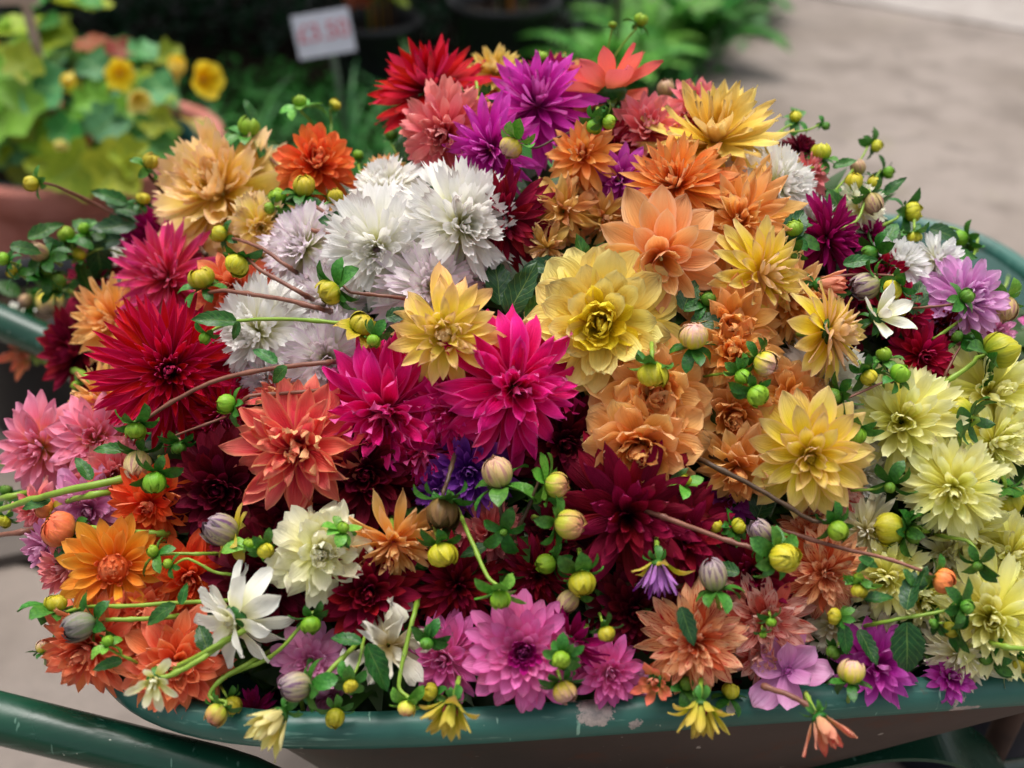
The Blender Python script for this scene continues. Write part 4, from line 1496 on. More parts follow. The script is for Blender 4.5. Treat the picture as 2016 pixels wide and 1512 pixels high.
bp1 = Vector((-.03, 3.86, 0))
black_pot('plant_pot', bp1, .205, .31, 'large black plastic pot behind the crest of the heap', 0)
bp2 = Vector((-.50, 3.75, 0))
black_pot('plant_pot', bp2, .17, .265, 'smaller black plastic pot behind the white price sign', 0)
black_pot('plant_pot', Vector((-.92, 1.66, 0.03)), .15, .26, 'black plastic tub on the ground under the far handle at the left', 0)
bm = MB()
bm.box((-.24, -.06, 0), (.24, .06, .02))
tag(put('timber_board', bm.mesh('timber_board', plain_mat('weathered_timber', '4a4440', '5e5650', 14, .85, .2, .5), False), None, Matrix.Translation((-.90, 1.24, .032)) @ Matrix.Rotation(R(18), 4, 'Z')), 'weathered grey board lying on the concrete left of the wheelbarrow', 'board')
# dark blue bucket under the front of the barrow
bc = ground_at(1900, 1425, .12)
bk = empty('bucket', Matrix.Translation((bc.x + .02, bc.y + .06, .03)))
tag(bk, 'dark blue plastic bucket on the ground under the front of the wheelbarrow', 'bucket')
MAT_BLUE = plain_mat('navy_plastic', '10141f', '1a2236', 14, .45, .4, .1)
bm = MB()
bm.lathe([(.001, 0), (.10, 0), (.105, .01), (.13, .22), (.138, .225), (.138, .24), (.128, .24), (.12, .2), (.10, .02), (.001, .015)], 36)
put('bucket_body', bm.mesh('bucket_body', MAT_BLUE), bk)
bm = MB()
bm.tube([(.137 * math.cos(a), -.02 - .04 * math.sin(a), .23 + .0 * a) for a in [PI * k / 12 for k in range(13)]], .003, 6)
put('bail', bm.mesh('bail', MAT_STEEL), bk)

# ------------------------------------------------------------------ planting behind
def blade_mesh(mat, seed, wr=.05, arch=1.6, nx=9):
    pts, uvs = [], []
    x = z = 0
    rnd = random.Random(seed)
    for i in range(nx + 1):
        t = i / nx
        th = PI / 2 * .95 - arch * t ** 1.5
        if i:
            x += math.cos(th) / nx
            z += math.sin(th) / nx
        w = wr * (1 - t ** 2.2) + .002
        for s in (-1, 0, 1):
            pts.append((x, s * w * .5, z + abs(s) * w * .25))
            uvs.append((t, (s + 1) / 2))
    b = MB()
    b.grid(pts, uvs, nx, 2)
    return b.mesh('blade', mat)


MAT_STRAP = leaf_mat('strap_leaf', '2c6a34', '5a9a4c', .4, .4, .2, veins=False)
MAT_FERN = leaf_mat('fern_green', '4a8c30', '78b44a', .5, .3, .3, veins=False)
MAT_FERN2 = leaf_mat('fern_deep_green', '2a6420', '468a30', .5, .3, .2, veins=False)
BL = [blade_mesh(MAT_STRAP, k, random.uniform(.03, .06), random.uniform(.9, 2.3)) for k in range(8)]
random.seed(21)
for (x, y, h, nbl, lab2) in [(-1.05, 2.75, .40, 18, 'clump of strap leaves left of the sign stick behind the orange ball flower'), (-.78, 2.85, .36, 18, 'clump of arching strap leaves left beside the sign stick'), (-.50, 2.95, .40, 18, 'clump of strap leaves right beside the sign stick'),
                             (-.30, 3.1, .42, 16, 'clump of strap leaves in front of the black pots'), (-.62, 2.45, .30, 18, 'low clump of grassy leaves nearest behind the white flowers'), (-.86, 2.35, .30, 16, 'low clump of grassy leaves beside the terracotta pot'), (-.36, 2.6, .30, 14, 'low clump of grassy leaves behind the red spiky flower')]:
    e = empty('strap_leaf_plant', Matrix.Translation((x, y, 0)))
    tag(e, lab2, 'plant', 'strap-leaved plants in the bed')
    for i in range(nbl):
        put('leaf', random.choice(BL), e, Matrix.Rotation(random.uniform(0, 6.28), 4, 'Z') @ Matrix.Translation((random.uniform(.0, .05), 0, 0)) @ Matrix.Rotation(random.uniform(-.2, .5), 4, 'Y') @ Matrix.Scale(h * random.uniform(.7, 1.15), 4))


def frond_mesh(mat, seed, arch=1.5, n=18, wid=.17, lw=.03):
    b = MB()
    rnd = random.Random(seed)
    x = z = 0
    for i in range(n):
        t = i / n
        th = PI / 2 * .9 - arch * t ** 1.2
        x += math.cos(th) / n
        z += math.sin(th) / n
        L = wid * math.sin(PI * min(1, .12 + t * .9)) ** .7 * (1 - .25 * t)
        for s in (-1, 1):
            dr = .25 + rnd.uniform(-.1, .1)
            tx_, tz_ = math.cos(th), math.sin(th)
            a = (x, 0, z)
            c_ = (x + tx_ * L * .5, s * L, z + tz_ * L * .5 - L * dr)
            m1 = (x + tx_ * L * .05, s * L * .45, z - L * dr * .3 + tz_ * L * .05)
            m2 = (x + tx_ * (L * .5 + lw), s * L * .45, z + tz_ * (L * .5 + lw) - L * dr * .3)
            b.raw([a, m1, c_, m2], [(0, 1, 2, 3)], 0, [(0, .5), (.5, 0), (1, .5), (.5, 1)])
    xs = zs = 0
    pts = []
    for i in range(n + 1):
        t = i / n
        th = PI / 2 * .9 - arch * t ** 1.2
        pts.append((xs, 0, zs))
        xs += math.cos(th) / n
        zs += math.sin(th) / n
    b.tube(pts, .006, 4)
    return b.mesh('frond', mat)


FR = [frond_mesh(MAT_FERN, k, 1.5 + .3 * k) for k in range(3)]
FR2 = [frond_mesh(MAT_FERN2, k + 5, 1.5 + .3 * k, lw=.05) for k in range(3)]
for (x, y, h, fr, nf, lab2) in [(.36, 3.62, .42, FR, 20, 'bright green fern right of the large black pot'), (.72, 4.05, .44, FR2, 18, 'deep green fern at the edge of the concrete'), (.52, 3.95, .5, FR, 16, 'bright green fern behind the thin dark cane'), (1.0, 4.7, .4, FR2, 16, 'deep green fern furthest right beside the concrete')]:
    e = empty('fern', Matrix.Translation((x, y, 0)))
    tag(e, lab2, 'fern', 'ferns in the bed')
    for i in range(nf):
        put('frond', random.choice(fr), e, Matrix.Rotation(random.uniform(0, 6.28), 4, 'Z') @ Matrix.Rotation(random.uniform(-.1, .35), 4, 'Y') @ Matrix.Scale(h * random.uniform(.75, 1.15), 4))
cane = at_y(1213, 60, 3.55)
tag(put('garden_cane', tube_mesh('cane', [(0, 0, 0), (0, 0, .5), (.005, 0, 1.0)], .011, plain_mat('cane', '3a342c', '4c443a', 20, .7, .3, .2), 8), None, Matrix.Translation((cane.x, 3.55, 0))), 'thin dark cane standing between the bright green ferns', 'cane')


# plants growing in the two black pots
for (c, h, n_, lab2) in [(bp1, .26, 12, 'plant with brown and orange stems in the large black pot'), (bp2, .22, 12, 'yellowish leafy plant in the smaller black pot')]:
    e = empty('potted_plant', Matrix.Translation((c.x, c.y, h)))
    tag(e, lab2, 'plant')
    for i in range(n_):
        a, q = random.uniform(0, 6.28), random.uniform(.01, .12)
        top = Vector((math.cos(a) * q * 1.8, math.sin(a) * q * 1.8, random.uniform(.25, .5)))
        put('stem', tube_mesh('stem', [(math.cos(a) * q, math.sin(a) * q, -.03), tuple(top * .5 + Vector((0, 0, .02))), tuple(top)], .007, [MAT_RUST, MAT_PETIOLE, M['spenttan']][i % 3], 6), e)
        for kk in range(3):
            t = random.uniform(.3, 1)
            put('leaf', random.choice(RL[random.choice([2, 3, 0, 4])]), e, Matrix.Translation(top * t) @ Matrix.Rotation(random.uniform(0, 6.28), 4, 'Z') @ Matrix.Rotation(random.uniform(-.6, .6), 4, 'Y') @ Matrix.Scale(random.uniform(.06, .12), 4))


def leaf_mass(name, n, fn, size, mat, label, seed):
    random.seed(seed)
    b = MB()
    for i in range(n):
        p = fn()
        Lf = random.uniform(*size)
        Mx = Matrix.Translation(p) @ Matrix.Rotation(random.uniform(0, 6.28), 4, 'Z') @ Matrix.Rotation(random.uniform(-.9, .9), 4, 'Y') @ Matrix.Rotation(random.uniform(-.5, .5), 4, 'X') @ Matrix.Scale(Lf, 4)
        v = [(0, 0, 0), (.4, .24, .06), (.4, -.24, .06), (1, 0, -.12), (.45, 0, 0)]
        b.raw([tuple(Mx @ Vector(q)) for q in v], [(0, 4, 1), (0, 2, 4), (4, 3, 1), (2, 3, 4)], 0, [(0, .5), (.4, 0), (.4, 1), (1, .5), (.45, .5)])
    return tag(put(name, b.mesh(name, mat)), label, kind='stuff')


MAT_SHRUB = leaf_mat('shrub_leaf', '14301a', '234a26', .4, .35, .08, veins=False, val=.1)
U = random.uniform
leaf_mass('undergrowth', 9000, lambda: Vector((U(-2.6, .5), U(4.15, 5.6), abs(random.gauss(0, .6)))), (.05, .12), MAT_SHRUB, 'dark evergreen shrubs massed behind the pots', 5)
leaf_mass('undergrowth', 7000, lambda: Vector((U(-2.9, -.42), U(3.3, 5.4), U(.75, 1.75))), (.06, .13), MAT_SHRUB, 'unseen shrub branches added overhead to shade the planting bed', 6)  # added leaf crown above the view, there to darken the bed below
leaf_mass('ground_cover', 3500, lambda: Vector((U(-1.5, .35), U(2.5, 3.9), U(.0, .10))), (.03, .07), MAT_FERN2, 'low green ground cover in the planting bed', 8)
leaf_mass('ground_cover', 900, lambda: (lambda t: Vector((.25 + t * .9 + U(-.12, .14), 3.2 + t * 1.7 + U(-.15, .1), U(.0, .12))))(U(0, 1)), (.03, .07), MAT_FERN2, 'straggling green weeds along the concrete edge', 9)

# ------------------------------------------------------------------ the flowers (photograph pixel, radius in pixels, kind, way it faces, lift, label)
FLOWERS = [
 # top of the heap
 (975, 150, 62, 'yellow_cactus', (-.1, -.6), -.05, 'golden yellow dahlia peeping out behind the purple magenta one at the top'),
 (1105, 165, 62, 'peach_cac', (.1, -.6), -.05, 'apricot dahlia tips showing behind the crimson magenta flower at the heap top'),
 (850, 185, 120, 'red_spiky', (-.25, -.62), 0, 'bright red spiky dahlia at the top left of the heap seen from the side', 'c'),
 (880, 262, 84, 'coral_ruffle', (-.2, .1), .01, 'ruffled coral pink dahlia below the bright red spiky one'),
 (1085, 185, 84, 'magcrim', (.15, -.5), -.015, 'crimson magenta dahlia behind the big purple magenta flower'),
 (1060, 215, 112, 'magenta', (-.05, -.35), .0, 'large purple magenta dahlia with long pointed petals at the heap top'),
 (970, 292, 88, 'magenta', (-.4, .25), .01, 'purple magenta dahlia hanging lower left beneath its larger twin'),
 (1205, 190, 104, 'salmon_back', (-.12, -.86, -.38), .01, 'salmon dahlia seen from behind with its green calyx and petals fanning upwards', 'c'),
 (1275, 262, 82, 'coralpink_ball', (.1, -.25), -.01, 'coral red dahlia right of the purple magenta cluster'),
 (1375, 232, 80, 'coral_side', (.3, -.5), -.02, 'coral pink dahlia behind the pale yellow spiky one'),
 (1150, 310, 74, 'tan_half', (-.1, -.1), .02, 'half-open golden orange dahlia with drooping lower petals under the back-facing salmon flower'),
 (1205, 285, 48, 'maroon_cac', (.1, .1), -.01, 'small dark maroon dahlia tucked right of the half-open golden orange one'),
 (1222, 355, 62, 'purple_side', (-.3, .1), -.0, 'purple dahlia squeezed between the tan faded flowers and the tangerine one'),
 (1405, 290, 140, 'yellow_cactus', (.05, -.5), .0, 'large pale yellow spiky dahlia at the upper right of the heap'),
 (1335, 372, 108, 'orange_cactus', (-.15, -.25), .02, 'tangerine spiky dahlia directly below the large pale yellow one'),
 (1450, 360, 52, 'blush_lac', (.1, .1), -.005, 'small blush white dahlia left of the tall white one'),
 (1530, 368, 84, 'white_full', (.55, -.1), .005, 'full white dahlia on the right shoulder of the heap'),
 (1605, 455, 66, 'white_full', (.6, .1), -.025, 'white dahlia showing behind the dark magenta spiky flower'),
 (990, 432, 96, 'maroon_cac', (-.1, .15), .005, 'dark maroon dahlia between the white ones and the tan faded ones'),
 (1110, 415, 84, 'spent_tan', (.05, .2), .005, 'faded tan dahlia with limp petals beside the dark maroon flower'),
 (1185, 425, 66, 'spent_tan', (.3, .3), -.01, 'wilted brownish orange dahlia left of the light peach waterlily flower'),
 (1080, 485, 52, 'spent_tan', (-.2, .6), .0, 'small faded tan dahlia hanging above the dark green leaves'),
 (1455, 440, 116, 'peach_cac', (.1, -.1), .01, 'apricot dahlia with narrow petals above the clear yellow one'),
 (1300, 505, 120, 'peach_lily', (-.05, .25), .03, 'light peach waterlily dahlia with broad smooth petals'),
 (1560, 470, 60, 'coral_side', (.5, -.1), -.02, 'coral apricot dahlia half hidden behind the apricot narrow-petalled one'),
 (1490, 540, 98, 'yellow_semi', (.62, .05), .03, 'clear yellow dahlia facing right beside the light peach waterlily flower'),
 (1545, 590, 92, 'peach_cac', (.45, .15), .008, 'coral apricot dahlia under the clear yellow flower facing right'),
 (1590, 345, 46, 'coral_side', (.5, -.2), -.02, 'coral petals of a dahlia showing right of the full white flower'),
 (1575, 300, 42, 'maroon_dec', (.3, -.7), -.02, 'nearly black maroon dahlia at the right crest of the heap'),
 (1622, 470, 82, 'magcrim', (.6, .1), -.005, 'dark magenta spiky dahlia right of the apricot narrow-petalled one'),
 (1712, 465, 44, 'magcrim', (.5, -.3), -.02, 'small dark magenta dahlia near the far green rim'),
 (1690, 410, 50, 'cream_frill', (.2, -.2), -.01, 'cream half-open dahlia among green buds on the right crest'),
 # right side
 (1768, 522, 56, 'white_pom', (.1, -.4), -.005, 'white pompon dahlia left of its twin by the far rim'),
 (1840, 515, 54, 'white_pom', (.4, -.4), -.01, 'white pompon dahlia next to the pink pompon'),
 (1893, 592, 80, 'pink_pom', (.3, -.2), .005, 'pale pink pompon dahlia near the far right rim'),
 (1905, 700, 56, 'lilac_dec', (.2, .1), -.03, 'lilac pink dahlia in shade under the pale pink pompon'),
 (1955, 655, 46, 'lilac_dec', (.5, -.2), -.03, 'pale lilac dahlia right of the pale pink pompon'),
 (1730, 545, 56, 'crimson_pom', (.1, -.2), -.01, 'crimson pompon dahlia below the white pompons'),
 (1775, 615, 58, 'crimson_disc', (.1, .05), .005, 'crimson pompon dahlia with a yellow green centre'),
 (1812, 700, 56, 'crimson_pom', (.2, .1), .0, 'deep crimson pompon dahlia above the largest lemon flower'),
 (1855, 640, 48, 'maroon_cac', (.2, 0), -.005, 'crimson maroon dahlia between the pink pompon and the crimson ones'),
 (1660, 640, 52, 'maroon_dec', (.2, 0), -.02, 'dark maroon dahlia behind the white cup-shaped flower'),
 (1725, 625, 66, 'white_cup', (.35, -.35), .025, 'white cup-shaped dahlia with few smooth petals in front of the crimson pompons', 'c'),
 (1625, 655, 92, 'yellow_lily', (.86, -.05, .25), .045, 'yellow and pink dahlia seen from the side with its green calyx on the left', 'c'),
 (1625, 750, 82, 'white_lac', (-.1, .05), .0, 'white dahlia under the side-facing yellow and pink flower'),
 (1675, 860, 70, 'white_full', (.3, .1), -.01, 'white dahlia between the yellow flower and the largest lemon one'),
 (1700, 935, 56, 'white_full', (.2, .3), -.015, 'shaded white dahlia below the right yellow flower'),
 (1775, 830, 114, 'lemon', (-.05, .1), .01, 'largest lemon dahlia with cupped petals at the right'),
 (1945, 775, 108, 'lemon', (.1, -.15), .0, 'lemon dahlia at the right edge under the back-facing yellow bud'),
 (1875, 960, 96, 'lemon', (0, .15), .03, 'lemon dahlia in front with its lower petals spread over green leaves'),
 (1950, 870, 78, 'lemon', (.5, .1), .005, 'lemon dahlia facing right between two larger lemon ones'),
 (1895, 1050, 86, 'lemon', (.05, .5), -.01, 'lemon dahlia underneath the front lemon one'),
 (1985, 1090, 84, 'lemon', (.3, .2), -.005, 'lemon dahlia cut off by the right edge of the picture'),
 (1955, 1215, 116, 'lemon', (-.05, .1), .01, 'big lemon dahlia low on the right above the green rim'),
 (1705, 1045, 72, 'cream_cac', (-.2, .2), .0, 'pale cream yellow dahlia with narrow petals right of the streaked orange one'),
 (1745, 1135, 78, 'lemon', (-.1, .1), .005, 'lemon dahlia left of the reddish stem with a peach bud'),
 (1815, 1180, 62, 'lemon', (.1, .3), -.01, 'lemon dahlia half hidden behind the two big dark leaves'),
 (1860, 1090, 60, 'cream_frill', (0, .3), -.015, 'frilly cream tan dahlia shaded beneath the lemon ones'),
 (1890, 1285, 74, 'cream_cac', (-.05, .35), .0, 'cream yellow dahlia with drooping petals by the right rim'),
 (1640, 1230, 60, 'cream_frill', (-.1, .2), -.01, 'frilly cream dahlia right of the streaked salmon one'),
 (1718, 1250, 60, 'cream_frill', (.1, .3), -.01, 'frilly cream dahlia left of the big serrated leaf'),
 (1990, 1290, 66, 'lemon', (.1, .3), -.005, 'lemon dahlia lowest at the right edge touching the rim'),
 # apricot and yellow middle
 (1185, 640, 142, 'yellow_dec', (-.05, .0), .025, 'large butter yellow dahlia with a green yellow centre in the middle of the heap'),
 (1440, 640, 90, 'peach_side', (.1, .2), .018, 'apricot dahlia behind the round bud right of the butter yellow flower'),
 (1285, 775, 112, 'peach_dec', (.05, .15), .014, 'apricot dahlia directly beneath the large butter yellow flower'),
 (1262, 872, 110, 'peach_dec', (-.15, .3), .02, 'apricot rose-like dahlia above the crimson star-shaped flower'),
 (1440, 700, 80, 'peach_side', (.1, -.3), .022, 'apricot dahlia with upright petals above the group of three round buds'),
 (1550, 785, 76, 'peach_dec', (.3, .0), .008, 'apricot dahlia behind the round green bud at the right middle'),
 (1445, 815, 92, 'peach_dec', (-.15, .2), .005, 'apricot dahlia left of the bright yellow flower with pink tips'),
 (1455, 915, 76, 'peach_side', (-.1, .6), .012, 'apricot dahlia with petals hanging down above the long brown stem'),
 (1592, 895, 116, 'yellow_lily', (.12, .12), .035, 'bright yellow dahlia with pink tipped petals at the right middle'),
 (1640, 965, 62, 'streaked_side', (.5, .3), .0, 'streaked peach dahlia under the bright yellow flower with pink tips'),
 # white group
 (762, 378, 78, 'white_full', (-.3, -.45), -.005, 'white dahlia rear left of the white group seen from the side'),
 (905, 445, 122, 'white_full', (.25, .0), .015, 'largest white dahlia facing right beside the dark maroon one'),
 (745, 490, 102, 'white_lac', (-.1, .05), .02, 'white dahlia with a mauve centre and finely cut petal tips'),
 (605, 490, 92, 'blush_lac', (-.4, -.1), -.0, 'white dahlia tinged lilac on the left of the white group'),
 (850, 568, 100, 'blush_lac', (.1, .0), -.0, 'blush white dahlia with a greenish centre above the yellow open flower'),
 (515, 655, 100, 'white_full', (-.4, .1), .01, 'white dahlia facing left next to the big red one'),
 (645, 600, 70, 'blush_lac', (.0, .3), -.01, 'blush white dahlia under the long reddish bud stems'),
 (645, 705, 82, 'blush_lac', (-.05, .1), .0, 'blush white dahlia above the hot pink flowers'),
 (535, 745, 62, 'blush_lac', (-.3, .4), -.01, 'small blush white dahlia above the coral and peach flower'),
 # upper left
 (440, 388, 132, 'pale_yellow', (-.2, -.35), .0, 'large pale yellow dahlia with pinkish tips at the upper left of the heap'),
 (512, 445, 58, 'pale_yellow', (.2, .2), .01, 'small pale yellow dahlia in front of the large pale yellow one'),
 (622, 328, 76, 'orange_ball', (.05, -.3), .0, 'orange ball dahlia behind the white group on the left'),
 (757, 345, 46, 'peach_cac', (.0, -.5), -.03, 'yellow orange dahlia peeping over the rear white one'),
 (690, 440, 52, 'peach_side', (0, -.1), -.02, 'golden apricot dahlia glimpsed between two white flowers'),
 (318, 468, 82, 'magcrim', (-.35, -.25), .0, 'magenta crimson dahlia at the left below the large pale yellow one'),
 (335, 550, 116, 'pink_coral', (-.3, -.15), .0, 'raspberry pink dahlia with narrow petals above the big red one'),
 (465, 575, 78, 'coral_dec', (.1, .0), -.005, 'coral red dahlia between the raspberry pink and the white ones'),
 (335, 730, 152, 'red_lac', (.05, .02), .03, 'biggest deep red spiky dahlia on the left of the heap'),
 (440, 810, 70, 'red_lac', (.2, .4), -.005, 'dark red spiky dahlia at the lower right of the biggest red one'),
 (235, 635, 96, 'peach_cac', (-.45, -.1), .0, 'peach orange dahlia behind the biggest red one on its left'),
 (215, 790, 76, 'peach_cac', (-.5, .3), -.005, 'peach orange dahlia lower left behind the biggest red one'),
 (165, 690, 96, 'maroon_lit', (-.6, .0), -.01, 'dark red dahlia at the left flank of the heap', ),
 (180, 545, 56, 'crimson_star', (-.4, -.3), -.01, 'dark crimson dahlia among leaves at the upper left'),
 (245, 520, 42, 'white_lac', (-.3, -.2), -.025, 'small white dahlia glimpsed behind the raspberry pink one'),
 (28, 635, 42, 'white_single', (-.5, -.2), -.02, 'small white dahlia at the left picture edge over the far handle'),
 # lower left
 (88, 880, 92, 'pink_lily', (-.3, .15), .03, 'warm pink dahlia with a yellow heart at the far left'),
 (190, 865, 86, 'pink_lily', (-.05, -.1), .0, 'warm pink dahlia behind the one with the yellow heart'),
 (225, 935, 62, 'coral_side', (0, .1), .0, 'coral pink dahlia between the green stems at the left'),
 (180, 1000, 74, 'lilac_dec', (-.1, .1), .01, 'lilac pink dahlia under the pair of green stems at the left'),
 (80, 1000, 50, 'coral_side', (-.5, .2), .01, 'ragged pink dahlia behind the orange bud at the far left'),
 (95, 1075, 54, 'lilac_dec', (-.6, .2), .005, 'shaded lilac dahlia at the left edge of the heap'),
 (300, 990, 80, 'orange_red', (-.1, .15), .02, 'orange red dahlia left of the dark maroon cluster'),
 (145, 1115, 72, 'coralpink_ball', (-.5, .2), .005, 'salmon pink ball dahlia left of the orange flower with a round centre'),
 (225, 1118, 92, 'orange_disc', (-.1, .12), .035, 'bright orange dahlia with a round button centre'),
 (372, 1135, 80, 'orange_red', (.05, .1), .005, 'red orange dahlia between the button-centred orange and the maroon ones'),
 (285, 1205, 76, 'coral_dec', (0, .1), .01, 'coral orange dahlia under the button-centred orange flower'),
 (185, 1268, 104, 'coral_ball', (-.3, .25), .02, 'coral ball dahlia at the lower left corner of the heap'),
 (350, 1305, 100, 'coral_dec', (.0, .2), .02, 'coral red dahlia just above the left bend of the rim'),
 (470, 1215, 100, 'white_single', (-.72, .45, .42), .045, 'ivory white dahlia with drooping petals in front of the coral ones', 'c'),
 # dark middle band
 (440, 965, 110, 'maroon_dec', (-.1, .1), .005, 'dark maroon dahlia below the biggest red one'),
 (590, 880, 124, 'coral_peach', (.0, .05), .03, 'coral dahlia with peach petal backs left of the hot pink ones'),
 (555, 790, 60, 'coral_peach', (-.1, -.4), -.005, 'coral pink dahlia behind the coral and peach one'),
 (720, 935, 112, 'maroon_dec', (.05, .1), .0, 'dark maroon dahlia below the left hot pink one'),
 (570, 1030, 80, 'maroon_dec', (-.05, .15), -.005, 'dark maroon dahlia above the greenish cream one'),
 (525, 1140, 108, 'maroon_dec', (-.1, .15), .005, 'dark maroon dahlia left below the greenish cream one'),
 (725, 1165, 104, 'maroon_lit', (.1, .1), .01, 'ox red dahlia right below the greenish cream one'),
 (745, 1215, 66, 'maroon_dec', (0, .5), .0, 'dark maroon dahlia low above the wilted white flower'),
 (900, 1150, 88, 'maroon_cac', (.05, .25), .0, 'dark maroon spiky dahlia left of the smooth green bud'),
 (628, 1088, 86, 'cream_rose', (.1, .15), .035, 'greenish cream dahlia with wavy petals in the lower middle'),
 (775, 1062, 86, 'peach_cac', (.1, .75), .02, 'peach dahlia hanging upside down right of the greenish cream one'),
 (765, 800, 142, 'hot_pink', (-.15, .35), .01, 'left hot pink dahlia with curling petals below the white group'),
 (1005, 762, 150, 'hot_pink', (.15, .12), .025, 'right hot pink dahlia, the larger one, under the yellow open flower'),
 (895, 800, 100, 'hot_pink', (.05, .25), .008, 'hot pink dahlia wedged between the left and the larger right hot pink ones'),
 (835, 880, 84, 'hot_pink', (0, .7), .0, 'hot pink dahlia with petals hanging down above the violet one'),
 (878, 660, 112, 'yellow_open', (-.1, .05), .055, 'golden yellow dahlia with a tight striped centre and long curving petals'),
 (925, 925, 88, 'purple', (.05, .2), -.005, 'violet dahlia below the two hot pink ones'),
 (865, 965, 52, 'purple', (-.3, .4), -.005, 'small violet dahlia behind the brown spent bud'),
 (1110, 870, 90, 'maroon_dec', (.1, .1), .0, 'dark maroon dahlia right below the right hot pink one'),
 (965, 1050, 62, 'coral_ruffle', (.1, .1), -.015, 'coral pink dahlia in shade behind the five-pointed green calyx'),
 (1235, 1010, 152, 'crimson_star', (.0, .15), .015, 'large dark crimson star-shaped dahlia in the lower middle'),
 (1345, 1060, 112, 'crimson_star', (.2, .1), .005, 'crimson dahlia right of the large star-shaped one'),
 (1270, 925, 60, 'purple_side', (.4, -.2), -.005, 'magenta petals of a dahlia behind the large crimson star'),
 (1480, 1130, 96, 'crimson_star', (.1, .15), -.0, 'crimson dahlia with pale petal edges behind the purple bud'),
 (1090, 1060, 70, 'maroon_dec', (-.1, .1), -.015, 'dark maroon dahlia behind the pair of yellow green buds'),
 (1060, 1130, 70, 'maroon_cac', (0, .3), -.005, 'dark maroon dahlia above the orchid pink one'),
 (1250, 1200, 84, 'maroon_dec', (.05, .2), -.005, 'dark maroon dahlia below the large crimson star'),
 (1440, 980, 56, 'purple_side', (0, .2), -.02, 'dark purple dahlia in the gap under the long brown stem'),
 # bottom row
 (610, 1300, 66, 'lilac_dec', (-.05, .15), .01, 'lilac pink dahlia behind the purple green bud by the front rim'),
 (765, 1268, 92, 'spent_white', (.05, .25), .02, 'wilted white dahlia with crumpled petals behind the pair of green leaves'),
 (880, 1292, 78, 'pink_small', (-.15, .2), .015, 'rose pink dahlia left of the orchid pink one'),
 (1030, 1283, 98, 'pink_formal', (.02, .12), .035, 'orchid pink dahlia with neat overlapping petals and a dark pink heart'),
 (1195, 1320, 68, 'pink_small', (.25, .2), .015, 'rose pink dahlia right of the orchid pink one'),
 (1125, 1262, 66, 'magcrim', (-.45, .5), .03, 'dark magenta dahlia turned down over the edge of the orchid pink one', 'c'),
 (1245, 1352, 46, 'lilac_dec', (.1, .3), -.005, 'small lilac dahlia at the front rim beside the streaked bud'),
 (1365, 1262, 100, 'streaked', (-.05, .2), .03, 'orange dahlia streaked with red at the front of the heap'),
 (1505, 1218, 90, 'streaked_side', (.15, .1), .01, 'salmon dahlia streaked with red behind the drooping little buds'),
 (1495, 1285, 62, 'streaked_side', (.2, .4), .005, 'salmon streaked dahlia above the broad lilac petals'),
 (1620, 1125, 88, 'streaked', (.3, .3), .015, 'orange dahlia streaked with red below the green bud at the right'),
 (1585, 1050, 56, 'streaked', (.1, -.3), -.0, 'orange red streaked dahlia above the star-shaped green bud'),
 (1420, 1210, 52, 'streaked_side', (.2, -.1), .0, 'peach streaked dahlia under the dark rounded leaf'),
 (1548, 1322, 72, 'lilac_broad', (.1, -.1), .01, 'lilac dahlia with broad smooth petals lying at the front rim'),
 (1722, 1308, 78, 'purple_side', (.1, .1), .01, 'purple dahlia behind the round pink and yellow bud at the rim'),
 (1868, 1335, 46, 'purple_side', (.2, -.2), .0, 'magenta dahlia petal curl at the rim right of the cream yellow flower'),
 (500, 1400, 44, 'magcrim', (0, .1), -.01, 'dark magenta dahlia in shade inside the rim at the left'),
 (1400, 1345, 52, 'maroon_dec', (0, .2), -.03, 'dark dahlia in the shadow behind the front rim'),
 (650, 1370, 46, 'lilac_dec', (0, .3), -.02, 'shaded lilac dahlia between buds at the front rim'),
]

